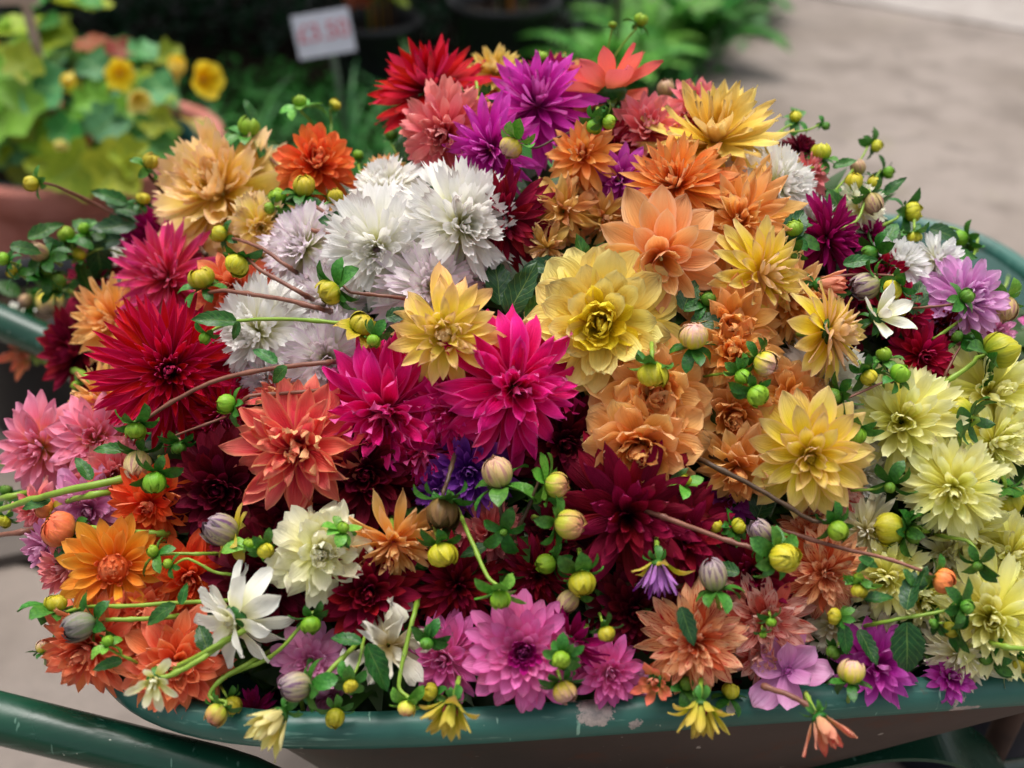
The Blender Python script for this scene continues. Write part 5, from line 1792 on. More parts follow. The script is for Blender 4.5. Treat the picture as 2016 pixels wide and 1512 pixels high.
# ------------------------------------------------------------------ the buds: px, py, r, kind, direction, label, options
BUDS = [
 # crest
 (1262, 38, 17, 'green', (-60, .1), 'little pale bud on a thin stem standing highest above the heap', dict(off=-.06, stem=[(1228, 85, -.06), (1200, 130, -.05), (1190, 170, -.05)], sr=2.6, nb=4)),
 (1206, 48, 10, 'green', (-80, .1), 'tiny green bud left of the highest pale bud', dict(off=-.06, stem=[(1198, 90, -.06), (1192, 140, -.05)], sr=2.2, nb=3)),
 (1066, 112, 17, 'green', (-80, .1), 'green bud behind the apricot tips at the heap top', dict(off=-.04)),
 (1112, 118, 14, 'dark', (-70, .1), 'leafy dark green bud left of the back-facing salmon flower', dict(off=-.04, br='d', blen=1.8)),
 (945, 205, 24, 'yellow', (80, .5), 'yellow green bud lying between the red and the purple magenta flowers', dict(off=.03, br='d')),
 (590, 200, 17, 'green', (-100, .2), 'bright leafy green bud against the dark plants above the orange ball flower', dict(off=-.04, br='l', blen=2.4, nb=6, stem=[(612, 240, -.04), (628, 275, -.04), (640, 330, -.04)], sr=4)),
 (661, 205, 15, 'yellow', (-50, .2), 'small yellow bud right of the bright leafy one on the left crest', dict(off=-.05, br='d', stem=[(652, 250, -.05), (650, 320, -.05)], sr=3)),
 (705, 305, 13, 'green', (-90, .2), 'small blurred green bud behind the rear white flower', dict(off=-.07, stem=[(712, 360, -.06)])),
 (770, 265, 14, 'dark', (-90, .2), 'small dark bud left of the coral ruffled flower', dict(off=-.06, stem=[(790, 320, -.05)])),
 (490, 250, 26, 'green', (-75, .2), 'green bud wrapped in a large upright leaf at the left crest', dict(off=-.01, br='n', blen=1.7, nb=6, stem=[(530, 310), (580, 360), (640, 420)], smat='r', leaves=[(480, 300, -20, 74, 'n'), (500, 240, 250, 50, 'n')])),
 (1005, 292, 27, 'pinkyellow', (130, .4), 'pale yellow pink bud in front of the lower purple magenta flower', dict(off=.05, br='l', blen=1.4, stem=[(1050, 292), (1100, 270)], smat='d', sr=3)),
 (1170, 250, 19, 'green', (100, .4), 'green bud hanging left under the salmon calyx', dict(off=.05, br='n', blen=1.4)),
 (1200, 240, 18, 'green', (20, .4), 'green bud under the salmon calyx right of its neighbour', dict(off=.06, br='n', blen=1.5)),
 (1311, 178, 21, 'tan', (-95, .2), 'cream pink bud behind the coral flowers on the crest', dict(off=-.01, br='n')),
 (1350, 178, 24, 'pinkyellow', (-140, .3), 'yellow and pink bud with a dark stem on the crest', dict(off=.0, br='d', blen=1.3, stem=[(1360, 215), (1335, 245)], smat='d')),
 (1428, 195, 14, 'dark', (-90, .2), 'dark leafy bud against the pale concrete behind the crest', dict(off=-.02, br='d', blen=2.2, nb=6, stem=[(1412, 235, -.01)])),
 (1567, 228, 15, 'yellow', (-80, .6), 'yellow bud with a star of green sepals against the concrete', dict(off=-.03, br='n', blen=2.0, nb=6, stem=[(1540, 255, -.03), (1500, 290, -.02)], sr=3.2)),
 (1626, 248, 10, 'dark', (30, .3), 'tiny dark bud right of the star-sepalled yellow one', dict(off=-.03, stem=[(1590, 256, -.03), (1530, 262, -.03)], sr=3)),
 (1616, 298, 23, 'yellow', (-80, .2), 'plump yellow green bud beside the nearly black flower on the crest', dict(off=.0, br='n', blen=1.5, stem=[(1600, 330), (1570, 335)])),
 (1560, 315, 18, 'pinkyellow', (-60, .1), 'cream slender bud between the white and the nearly black flowers', dict(off=.0, br='l')),
 (1728, 288, 16, 'yellow', (20, .3), 'small yellow bud on a thin stem high at the right', dict(off=-.03, br='n', blen=1.5, stem=[(1700, 305, -.03), (1675, 340, -.02), (1640, 380, -.01)], sr=3)),
 (1690, 332, 17, 'tan', (-100, .2), 'brownish bud below the high thin-stemmed one at the right', dict(off=-.02, br='d')),
 (1750, 340, 15, 'green', (20, .3), 'green bud jutting right over the concrete', dict(off=-.03, br='d', blen=1.8, stem=[(1720, 355, -.03), (1690, 385, -.02)], sr=3)),
 (1680, 358, 22, 'yellow', (-80, .3), 'yellow bud above the cream half-open flower', dict(off=.0, br='n')),
 (1718, 398, 24, 'tan', (70, .4), 'tan bud lying over the cream half-open flower', dict(off=.02, br='n', stem=[(1690, 430), (1660, 450)])),
 (1722, 360, 18, 'yellow', (-60, .3), 'yellow bud with dark sepals right of the yellow one above the cream flower', dict(off=-.005, br='d')),
 (1800, 416, 24, 'yellow', (0, .35), 'large yellow bud poking out over the far green rim', dict(off=-.02, br='d', blen=1.6, stem=[(1765, 430, -.02), (1735, 445, -.02), (1700, 470, -.02)])),
 (1562, 448, 22, 'green', (-100, .6), 'green bud cupped in a dark leaf at the edge of the apricot flower', dict(off=.035, br='d', blen=1.7, nb=6, leaves=[(1550, 470, -60, 74, 'd')])),
 (1560, 505, 12, 'dark', (110, .5), 'dark leafy bud below the one cupped in a leaf', dict(off=.03, br='d', blen=2.2)),
 (1640, 385, 15, 'dark', (-110, .3), 'dark green bud in the tangle right of the full white flower', dict(off=-.01, br='d', blen=1.7)),
 (1890, 470, 20, 'green', (170, .3), 'green bud bent over on a hooked stem in front of the far rim', dict(off=-.03, br='n', stem=[(1865, 448, -.03), (1835, 480, -.02)], sr=3.4)),
 (1915, 485, 12, 'dark', (-130, .3), 'dark bud on a curled stem beside the hooked one', dict(off=-.03, br='d', stem=[(1925, 465, -.03), (1918, 500, -.03), (1895, 525, -.03)], sr=3.4)),
 (1800, 468, 17, 'yellow', (90, .2), 'yellow bud above the white pompons', dict(off=.0, br='n', blen=1.6)),
 (1712, 500, 20, 'dark', (160, .3), 'dark green bud left of the white pompons', dict(off=.01, br='d', blen=1.8, nb=6)),
 (2000, 530, 15, 'dark', (-40, .3), 'leafy bud at the right edge over the far rim', dict(off=-.03, br='n', blen=2.2, nb=6, stem=[(1975, 570, -.03), (1930, 605, -.02), (1860, 640, -.01)])),
 (1980, 605, 28, 'tan', (90, .4), 'olive brown bud hanging by the pink pompon at the right edge', dict(off=.02, br='l', blen=1.3, stem=[(1955, 590, .015), (1900, 625, .01), (1850, 660, .01)])),
 (1905, 582, 18, 'dark', (-30, .4), 'dark green bud resting on the pink pompon', dict(off=.05, br='n', blen=1.7, stem=[(1870, 600), (1820, 605)], smat='r')),
 (1755, 572, 24, 'yellow', (150, .4), 'yellow green bud above the crimson pompon with the yellow centre', dict(off=.03, br='d', blen=1.3, stem=[(1770, 545), (1700, 540), (1640, 545)], smat='r')),
 (1708, 562, 30, 'purple', (160, .3), 'dark purple bud right of the peach half-open one', dict(off=.02, br='n')),
 (1885, 662, 14, 'dark', (-140, .4), 'small dark bud with leaves under the pink pompon', dict(off=.02, br='d', blen=2.0, nb=6, stem=[(1880, 700), (1860, 740)], smat='r')),
 (1740, 698, 17, 'green', (-90, .4), 'small green bud under the white cup-shaped flower', dict(off=.045, br='n', blen=1.5, stem=[(1742, 730), (1740, 755)])),
 (1772, 735, 23, 'green', (-50, .4), 'light green bud in front of the deep crimson pompon', dict(off=.05, br='n', blen=1.2, stem=[(1745, 750), (1700, 770), (1650, 790), (1600, 800)], smat='r')),
 (1712, 745, 21, 'yellow', (60, .4), 'yellow green bud left of the light green one by the crimson pompon', dict(off=.045, br='d', blen=1.5)),
 (1640, 782, 22, 'dark', (150, .4), 'dark green bud in front of the white flower under the side-facing yellow one', dict(off=.04, br='d', blen=1.5, nb=6)),
 (1685, 858, 25, 'green', (80, .5), 'yellow green bud beside the bright yellow flower with pink tips', dict(off=.04, br='n', blen=1.5)),
 (1882, 812, 40, 'yellow', (200, -.35), 'yellow bud seen from behind with a dark green calyx among the lemon flowers', dict(off=.03, br='d', blen=.8, nb=6, stem=[(1895, 850), (1885, 880)])),
 (1972, 688, 46, 'yellow', (-20, -.4), 'large lemon bud seen from behind with a star of dark sepals at the right edge', dict(off=.04, br='d', blen=.95, nb=6, stem=[(1915, 715), (1868, 748)])),
 (1985, 985, 36, 'yellow', (80, -.4), 'yellow bud at the right edge turned away showing its dark sepals', dict(off=.035, br='d', blen=1.0, nb=6)),
 (1750, 1042, 38, 'yellow', (180, .2), 'broad yellow bud left of the dark leafy cluster among the lemon flowers', dict(off=.02, br='d', blen=1.0, nb=6)),
 (1800, 1052, 22, 'dark', (20, .4), 'dark bud in the leafy cluster under the front lemon flower', dict(off=.025, br='d', blen=1.8, nb=7)),
 (1925, 1115, 12, 'dark', (90, .7), 'star of dark sepals on a bent stem in front of the lemon flowers', dict(off=.05, br='d', blen=3.0, nb=6, spread=10, stem=[(1922, 1085), (1905, 1065), (1880, 1060)], sr=5)),
 (1752, 960, 14, 'dark', (100, .5), 'leafy dark bud left of the front lemon flower', dict(off=.03, br='d', blen=3.0, nb=6, stem=[(1725, 962), (1690, 965)])),
 (1862, 1145, 30, 'orange', (20, .3), 'peach bud at the end of a long reddish stem among the lemon flowers', dict(off=.05, br='n', stem=[(1810, 1122), (1740, 1098), (1660, 1080), (1560, 1050)], smat='r', sr=5.5, leaves=[(1720, 1100, 140, 44, 'n'), (1690, 1098, 20, 46, 'n'), (1780, 1120, 60, 40, 'n')])),
 (1905, 1195, 18, 'dark', (0, .5), 'dark green bud with pointed sepals beside the two big dark leaves', dict(off=.055, br='d', blen=2.2, nb=6, stem=[(1850, 1205), (1790, 1215), (1740, 1225)], sr=5, leaves=[(1785, 1200, -80, 84, 'd'), (1785, 1225, 88, 112, 'd'), (1808, 1160, -70, 50, 'd')])),
 (1870, 1240, 20, 'yellow', (150, .4), 'yellow green bud below the dark bud with pointed sepals', dict(off=.035, br='d', blen=2.0, nb=6)),
 (1838, 1228, 12, 'dark', (170, .5), 'little dark bud in the cluster right of the two big dark leaves', dict(off=.045, br='d', blen=2.2, nb=6)),
 (1692, 1165, 19, 'yellow', (90, .3), 'yellow bud half hidden by a curved green leaf left of the big dark leaves', dict(off=.04, br='l', blen=1.6, nb=6, leaves=[(1700, 1180, -10, 60, 'n')])),
 (1690, 1135, 12, 'green', (-90, .5), 'small leafy green bud above the yellow one with a curved leaf', dict(off=.04, br='n', blen=2.2, nb=7)),
 (1640, 1213, 20, 'yellow', (190, .3), 'smooth yellow green bud in front of the frilly cream flowers', dict(off=.035, br='n', blen=1.1, leaves=[(1690, 1240, 60, 74, 'd'), (1660, 1230, 80, 60, 'n')])),
 (1640, 1285, 17, 'dark', (120, .4), 'dark green bud low between cream and purple flowers', dict(off=.02, br='d', blen=.8)),
 (1940, 1295, 18, 'dark', (180, .4), 'dark leafy bud by the rim under the big lemon flower', dict(off=.015, br='d', blen=2.2, nb=7)),
 (1985, 1308, 15, 'dark', (120, .4), 'dark leafy bud by the rim close to the right edge', dict(off=.015, br='n', blen=2.2, nb=7)),
 (2008, 1310, 20, 'yellow', (100, .3), 'yellow green bud cut off by the right edge just above the rim', dict(off=.02, br='n')),
 # middle right
 (1365, 660, 35, 'pinkyellow', (-85, .55), 'round yellow bud tinged pink right of the butter yellow flower', dict(off=.055, br='d', blen=1.0, nb=6)),
 (1285, 742, 37, 'yellow', (88, .2), 'fat yellow green bud with green sepals on top below the butter yellow flower', dict(off=.065, br='n', blen=1.0, nb=5)),
 (1508, 716, 30, 'pinkyellow', (30, .4), 'yellow and pink bud topmost of the three in front of the apricot flowers', dict(off=.05, br='d', blen=1.2)),
 (1462, 742, 20, 'green', (60, .5), 'smaller green bud left in the group of three', dict(off=.05, br='n', blen=1.4, stem=[(1440, 732), (1405, 738)])),
 (1494, 780, 27, 'green', (50, .65), 'smooth round light green bud lowest of the group of three', dict(off=.06, br='d', blen=1.3)),
 (1395, 588, 18, 'dark', (-60, .5), 'dark green leafy bud below the light peach waterlily flower', dict(off=.035, br='d', blen=1.9, nb=6, leaves=[(1345, 610, -70, 70, 'd'), (1360, 630, 5, 70, 'd')])),
 (1650, 1045, 25, 'green', (60, .5), 'round green bud at the end of the long brown stem', dict(off=.05, br='d', blen=1.3, stem=[(1600, 1025), (1540, 990), (1470, 950), (1400, 915)], smat='d', sr=7)),
 (1545, 1098, 36, 'yellow', (10, .75), 'round star-sepalled yellow green bud at the end of a pinkish stem', dict(off=.06, br='n', blen=1.25, nb=7, stem=[(1495, 1083), (1420, 1060), (1340, 1030), (1290, 1012)], smat='r', sr=7)),
 (1455, 1035, 19, 'yellow', (-30, .4), 'yellow bud beneath the long brown stem', dict(off=.025, br='d', blen=1.5)),
 (1408, 1035, 18, 'yellow', (-150, .4), 'yellow green bud left beneath the long brown stem', dict(off=.02, br='d', blen=1.5)),
 (1350, 945, 14, 'yellow', (-60, .4), 'leafy pale green bud above the crimson flower on the right', dict(off=.035, br='l', blen=2.4, nb=6)),
 # left top
 (298, 317, 20, 'yellow', (-60, .3), 'yellow bud standing out at the left in front of the terracotta pot', dict(off=.0, br='n', stem=[(325, 385), (360, 440), (400, 495)], smat='d', sr=5.5)),
 (60, 362, 20, 'yellow', (170, .3), 'pale yellow bud stretched out over the terracotta pot at the left', dict(off=-.02, br='n', blen=1.2, stem=[(115, 368, -.02), (180, 398, -.02), (250, 435, -.01), (290, 455, -.01)], smat='r', sr=5)),
 (282, 390, 16, 'yellow', (-70, .4), 'yellow green bud on a leaf below the standing yellow bud', dict(off=-.01, br='d', leaves=[(275, 420, 200, 70, 'n'), (270, 440, 170, 90, 'd'), (240, 470, 170, 80, 'd')])),
 (165, 450, 14, 'green', (200, .3), 'small green bud at the end of a thin grey stem at the upper left', dict(off=-.02, stem=[(190, 462, -.02), (225, 472, -.02), (265, 488, -.02)], smat='r', sr=4)),
 (430, 460, 21, 'yellow', (-160, .4), 'yellow bud over the small pale yellow flower', dict(off=.05, br='d', blen=1.3, stem=[(480, 475), (520, 492), (560, 520)], smat='r', sr=5)),
 (395, 545, 30, 'yellow', (-105, .25), 'plump yellow green bud left of a long pinkish stem over the raspberry pink flower', dict(off=.06, br='n', blen=1.3, stem=[(440, 572), (500, 580), (560, 590), (620, 605)], smat='r', sr=6)),
 (465, 524, 29, 'yellow', (120, .55), 'crinkled yellow bud right of the plump one over the coral red flower', dict(off=.06, br='d', blen=1.2, stem=[(510, 530), (545, 550), (590, 575)], smat='r', sr=6)),
 (598, 366, 27, 'yellow', (-85, .3), 'pointed yellow bud with a ring of sepals above the lilac-tinged white flower', dict(off=.03, br='d', blen=1.5, nb=7, stem=[(620, 405), (660, 435), (690, 450)], smat='r', sr=5.5, leaves=[(690, 440, 190, 68, 'd')])),
 (545, 388, 22, 'green', (-110, .4), 'leafy green bud left of the pointed yellow one', dict(off=.025, br='d', blen=1.9, nb=7, stem=[(580, 440), (640, 460), (690, 470)], smat='r', sr=5.5)),
 (530, 410, 14, 'green', (170, .4), 'small green bud beneath the leafy one', dict(off=.03, br='n', blen=1.7)),
 (660, 386, 19, 'yellow', (-100, .3), 'round yellow green bud left of the rear white flower', dict(off=.02, br='n', blen=.9)),
 (403, 666, 14, 'green', (120, .5), 'little green bud on a leafy arching stem over the biggest red flower', dict(off=.07, br='n', blen=1.9, stem=[(430, 645), (470, 632), (560, 628), (660, 635)], sr=5, leaves=[(465, 632, 183, 86, 'n'), (468, 632, 100, 40, 'n')])),
 (645, 578, 32, 'yellow', (150, .35), 'yellow green bud with pointed sepals over the white flowers', dict(off=.05, br='n', blen=1.4, nb=7, stem=[(690, 575), (735, 580), (780, 585)], smat='r', sr=5)),
 (715, 635, 30, 'yellow', (-60, .6), 'ragged yellow bud opening with lilac tips left of the golden yellow flower', dict(off=.05, br='y', blen=1.3, nb=8, leaves=[(770, 640, 70, 66, 'd'), (760, 625, -15, 56, 'd')], stem=[(750, 650), (790, 660)], smat='r')),
 (735, 672, 17, 'green', (110, .5), 'small green bud just below the ragged opening one', dict(off=.06, br='n', blen=1.7)),
 (98, 592, 31, 'pinkyellow', (88, .2), 'yellow orange bud hanging at the left in front of the dark red flower', dict(off=.0, br='d', blen=1.0, stem=[(130, 570, 0), (180, 590, 0)], sr=5)),
 (108, 555, 24, 'dark', (-90, .5), 'dark green bud on top of the hanging yellow orange one', dict(off=.005, br='d', blen=.9)),
 (52, 592, 16, 'tan', (160, .3), 'brownish yellow bud left of the hanging yellow orange one', dict(off=-.01, br='n')),
 (40, 645, 25, 'tan', (110, .3), 'pinkish tan bud at the far left over the far handle', dict(off=.0, br='n', blen=1.2, stem=[(85, 650, 0), (120, 668, 0), (150, 690, 0)], sr=5)),
 (22, 535, 14, 'yellow', (200, .3), 'small yellow bud at the far left under the terracotta pot', dict(off=-.03, br='d', blen=2.0, nb=6)),
 (5, 510, 16, 'green', (200, .3), 'green bud cut off by the left edge below the terracotta pot', dict(off=-.03, br='d', blen=1.5)),
 (78, 498, 22, 'tan', (-150, .3), 'pale pink bud among green leaves at the left below the terracotta pot', dict(off=-.01, br='d', blen=1.7, nb=6)),
 (130, 462, 20, 'green', (-120, .3), 'leafy green bud highest in the left tangle', dict(off=-.02, br='n', blen=2.0, nb=7)),
 (155, 500, 17, 'yellow', (-60, .3), 'yellow green bud in the left tangle beside a dark crimson flower', dict(off=-.0, br='n', leaves=[(150, 520, 60, 80, 'n'), (190, 480, 80, 84, 'd'), (130, 510, 230, 60, 'd')], stem=[(200, 490, 0), (240, 500, 0)])),
 (90, 530, 18, 'dark', (-90, .4), 'dark leafy bud in the left tangle', dict(off=-.005, br='d', blen=2.2, nb=7)),
 (445, 795, 24, 'green', (190, .3), 'green bud with long sepals at the right edge of the biggest red flower', dict(off=.06, br='n', blen=1.4, nb=6, stem=[(490, 780), (550, 775), (610, 770)], smat='r', sr=5)),
 (267, 850, 24, 'green', (100, .35), 'light green bud with spread sepals at the lower edge of the biggest red flower', dict(off=.07, br='n', blen=1.5, nb=8, stem=[(290, 822), (350, 785), (430, 748), (530, 726), (630, 715)], smat='r', sr=6, leaves=[(545, 715, 215, 60, 'n'), (565, 722, 140, 56, 'n')])),
 (352, 882, 17, 'dark', (95, .35), 'dark drooping bud below the biggest red flower', dict(off=.04, br='d', blen=1.7, nb=6, stem=[(340, 860), (420, 830)], smat='r')),
 (272, 912, 32, 'tan', (100, .4), 'striped yellow green bud under the one with spread sepals', dict(off=.04, br='d', blen=1.0, leaves=[(245, 885, 185, 60, 'n')])),
 (305, 950, 27, 'green', (100, .4), 'shiny green bud above the orange red flower', dict(off=.06, br='d', blen=1.6, nb=6)),
 (6, 1028, 17, 'yellow', (120, .3), 'yellow bud at the far left beside the long green stems', dict(off=.02, br='n')),
 (12, 965, 14, 'dark', (-90, .3), 'leafy bud at the left edge above the long green stems', dict(off=.02, br='d', blen=2.2, nb=6)),
 (112, 1040, 42, 'orange', (215, .5), 'round orange bud with a green eye at the far left', dict(off=.05, br='d', blen=.9, nb=5, stem=[(170, 1040), (230, 1045), (300, 1050)], sr=8)),
 (85, 1000, 24, 'orange', (200, .2), 'peeling peach bud behind the round orange one', dict(off=.04, br='y', blen=1.2)),
 (110, 1185, 26, 'yellow', (-85, .35), 'ridged yellow bud with leafy sepals over the concrete at the lower left', dict(off=.05, br='n', blen=1.8, nb=7, stem=[(165, 1195), (250, 1193), (340, 1187), (450, 1182)], sr=5.5, leaves=[(345, 1190, 150, 72, 'n'), (356, 1190, -75, 44, 'n')])),
 (160, 1232, 34, 'grey', (170, .3), 'grey purple bud on a thick green stem over the coral ball flower', dict(off=.05, br='d', blen=1.3, nb=6, stem=[(215, 1220), (270, 1219), (330, 1215)], sr=6.5)),
 (212, 1262, 14, 'green', (-90, .5), 'small bright green bud below the grey purple one', dict(off=.06, br='l', blen=2.0, nb=5, stem=[(235, 1288), (260, 1300)], sr=4)),
 (84, 1273, 17, 'pinkyellow', (-100, .3), 'small olive bud poking out left of the coral ball flower', dict(off=.02, br='d')),
 (112, 1300, 30, 'orange', (150, .3), 'closed salmon bud behind the coral ball flower', dict(off=.01, br='n', blen=.6)),
 (300, 1085, 15, 'green', (-150, .4), 'leafy green bud right of the button-centred orange flower', dict(off=.05, br='n', blen=2.3, nb=7, stem=[(345, 1090), (400, 1090)], sr=4.5)),
 (330, 1110, 12, 'green', (200, .4), 'small green bud under the leafy one by the button-centred flower', dict(off=.05, br='n', blen=1.7, stem=[(370, 1100), (420, 1125), (450, 1130)], sr=4)),
 (440, 1045, 36, 'purple', (-150, .35), 'purple striped bud in front of the dark maroon flower', dict(off=.045, br='y', blen=1.2)),
 (490, 1070, 14, 'green', (-60, .5), 'bright green rosette of sepals right of the purple striped bud', dict(off=.05, br='l', blen=2.4, nb=7)),
 (523, 1086, 20, 'yellow', (70, .6), 'little yellow bud in a green rosette left of the greenish cream flower', dict(off=.055, br='n', blen=1.5, nb=7)),
 (676, 1038, 15, 'green', (-60, .7), 'bright green rosette bud on top of the greenish cream flower', dict(off=.06, br='l', blen=2.1, nb=9, leaves=[(660, 1055, 40, 40, 'n')])),
 (872, 1096, 36, 'yellow', (75, .3), 'smooth yellow bud under the brown spent one', dict(off=.045, br='d', blen=.8)),
 (872, 1010, 40, 'brown', (92, .2), 'brown spent bud with withered petals hanging in the middle', dict(off=.045, br='d', blen=1.1, nb=6, stem=[(880, 950), (890, 915)], smat='d')),
 (980, 932, 37, 'tan', (-110, .3), 'tan pink bud with green sepals under the hot pink flowers', dict(off=.045, br='n', blen=1.3, stem=[(985, 985), (990, 1040)], smat='d')),
 (992, 1048, 9, 'dark', (90, .85), 'five-pointed olive green calyx in the middle of the dark flowers', dict(off=.05, br='d', blen=5.2, nb=5, spread=18)),
 (1098, 955, 32, 'pinkgreen', (10, .3), 'green yellow bud with tall sepals right of the tan pink one', dict(off=.05, br='l', blen=1.5, nb=6, stem=[(1060, 950), (1040, 1000), (1020, 1040)], smat='d')),
 (1122, 1032, 38, 'pinkgreen', (10, .35), 'plump green bud blushed pink at its tip beside the crimson star', dict(off=.055, br='n', blen=1.1, nb=5)),
 (985, 1182, 25, 'green', (85, .4), 'smooth bright green bud with wide green sepals above the orchid pink flower', dict(off=.06, br='l', blen=1.7, nb=5, stem=[(960, 1135), (935, 1080), (915, 1035)], sr=6)),
 (1075, 1110, 25, 'green', (170, .3), 'dark green and yellow bud turned left in the maroon gap', dict(off=.02, br='d', blen=1.2)),
 (1146, 1150, 34, 'yellow', (85, .3), 'yellow green bud with peeling lobes and curled sepals', dict(off=.045, br='n', blen=1.3, nb=5)),
 (1120, 1182, 26, 'tan', (130, .3), 'yellow brown bud half behind the one with peeling lobes', dict(off=.025, br='n', blen=.8)),
 (1405, 1137, 34, 'purple', (-100, .25), 'violet striped bud with yellow green bracts in front of the crimson flower', dict(off=.05, br='n', blen=1.1)),
 (1500, 1050, 28, 'purple', (-130, .4), 'violet and cream bud above the star-sepalled bud', dict(off=.04, br='n', blen=1.2)),
 (1195, 1250, 22, 'yellow', (70, .3), 'yellow bud on the turned-down dark magenta flower', dict(off=.055, br='d', blen=1.2)),
 (1105, 1300, 22, 'green', (110, .75), 'rosette of rounded green sepals at the right of the orchid pink flower', dict(off=.065, br='n', blen=1.5, nb=8)),
 (1112, 1362, 28, 'pinkyellow', (70, .3), 'yellow green bud hanging over the front rim below the orchid pink flower', dict(off=.05, br='d', blen=1.2, nb=6)),
 (845, 1362, 21, 'yellow', (200, .4), 'round yellow bud left of the opening yellow one at the front rim', dict(off=.03, br='n', blen=.6)),
 (800, 1395, 20, 'pinkgreen', (100, .3), 'green bud with ragged bracts hanging over the front rim', dict(off=.045, br='l', blen=1.6, nb=6, stem=[(785, 1350), (800, 1270), (815, 1210)], sr=6.5)),
 (840, 1268, 16, 'dark', (110, .6), 'dark green rosette bud on the wilted white flower', dict(off=.045, br='d', blen=2.0, nb=7)),
 (660, 1414, 24, 'yellow', (95, .4), 'egg-shaped yellow bud lying on the front rim', dict(off=.035, br='n', blen=1.1)),
 (690, 1352, 17, 'yellow', (80, .75), 'small yellow bud in a green rosette under the pair of leaves', dict(off=.055, br='n', blen=1.8, nb=7, stem=[(705, 1310), (715, 1265)], sr=4.5, leaves=[(712, 1265, 195, 66, 'n'), (722, 1268, 65, 106, 'n')])),
 (585, 1352, 35, 'purple', (180, .3), 'purple and green striped bud near the front rim', dict(off=.06, br='n', blen=1.2, stem=[(640, 1330), (680, 1290)], sr=7)),
 (425, 1408, 28, 'pinkgreen', (130, .3), 'green bud with a reddish tip hanging over the left bend of the rim', dict(off=.045, br='n', blen=1.0, stem=[(412, 1370), (440, 1335), (500, 1300)], sr=6)),
 (458, 1390, 24, 'yellow', (60, .3), 'yellow bud resting on the left bend of the rim', dict(off=.025, br='n', blen=.8)),
 (612, 1232, 24, 'green', (95, .4), 'green bud with wide sepals above the lilac flower', dict(off=.04, br='d', blen=1.3, nb=6, stem=[(560, 1270), (520, 1300), (470, 1320)], sr=6)),
 (1675, 1322, 30, 'pinkyellow', (-85, .3), 'round pink and yellow bud sitting on the front rim', dict(off=.045, br='d', blen=1.0)),
 (1438, 1360, 20, 'yellow', (-80, .3), 'yellow bud just behind the front rim near the hanging bud', dict(off=.01, br='d', blen=1.5)),
 (1352, 1345, 18, 'dark', (-60, .7), 'green rosette bud left of the hanging yellow bud at the front rim', dict(off=.03, br='n', blen=1.8, nb=8)),
 (1518, 1225, 13, 'green', (80, .3), 'small drooping green bud on the salmon streaked flower', dict(off=.045, br='n', blen=1.7)),
 (1502, 1250, 9, 'green', (85, .3), 'tiniest drooping green bud beside its sister on the salmon streaked flower', dict(off=.045, br='n', blen=2.0)),
 (150, 760, 12, 'green', (150, .3), 'small green bud below the dark red flower at the left', dict(off=-.01, br='l')),
]

HALF = [
 (50, 697, 40, 'half_peach', (-.45, .3), .02, 'opening red and yellow bud at the far left', '', [(110, 720), (160, 735), (190, 765)]),
 (1608, 560, 46, 'half_peach', (.93, .15, .2), .04, 'half-open peach bud facing right beneath the dark magenta flower', '', None),
 (1295, 1110, 54, 'open_purple', (.05, .9, .25), .05, 'half-open bud with violet tipped petals hanging down on the crimson flowers', 'y', None),
 (890, 1385, 54, 'half_green', (-.25, .85, .3), .055, 'opening yellow bud with spread bracts hanging over the front rim', 'y', None),
 (1380, 1385, 54, 'half_green', (.0, .93, .25), .05, 'opening yellow bud with maroon streaks hanging over the front rim right of centre', 'y', None),
 (1612, 1412, 54, 'half_peach', (.45, .75, .3), .055, 'peach bud on a reddish stem hanging over the front rim', '', [(1585, 1385), (1545, 1365), (1500, 1350)]),
 (555, 1405, 60, 'half_yellow', (-.65, .55, .35), .05, 'pale yellow half-open bud drooping over the front rim', '', None),
 (303, 1338, 48, 'half_cream', (-.15, .45), .065, 'cream bud with two spread petals in front of the coral flowers', '', [(345, 1325), (400, 1295), (440, 1265), (490, 1235)]),
 (1292, 1342, 50, 'half_peach', (-.1, .1), .03, 'half-open red-streaked orange bud on the front rim', '', None),
]

# long bare stems with their leaves, and single leaves in the gaps
STEMS = [
 ('long green stem crossing the pink flowers at the left', [(-20, 1010), (60, 985), (150, 962), (262, 940)], .06, 6.5, 'g'),
 ('second green stem just below the long one at the left', [(115, 992), (180, 975), (240, 965)], .05, 6.0, 'g'),
 ('green stem leaving the picture at the left behind the long one', [(-20, 985), (20, 978), (60, 970)], .04, 6.0, 'g'),
 ('reddish stem at the left edge below the green stems', [(-20, 1055), (40, 1048), (90, 1040)], .03, 5.5, 'r'),
 ('pale green stems poking out left behind the warm pink flower', [(-20, 918), (10, 912), (45, 905)], .0, 5.5, 'g'),
 ('dark brown stem under the apricot flowers', [(1372, 893), (1440, 903), (1530, 915)], .018, 7, 'd'),
 ('pale green stem along the right edge above the rim', [(2030, 1278), (1980, 1274), (1940, 1262)], .05, 5.5, 'g'),
 ('green stem of the ivory white flower', [(505, 1228), (440, 1262), (390, 1292), (318, 1328)], .055, 5.0, 'g'),
 ('stem with knots leading right to the dark leaf under the crimson flower', [(1225, 1148), (1290, 1155), (1370, 1152)], .03, 5.0, 'd'),
]
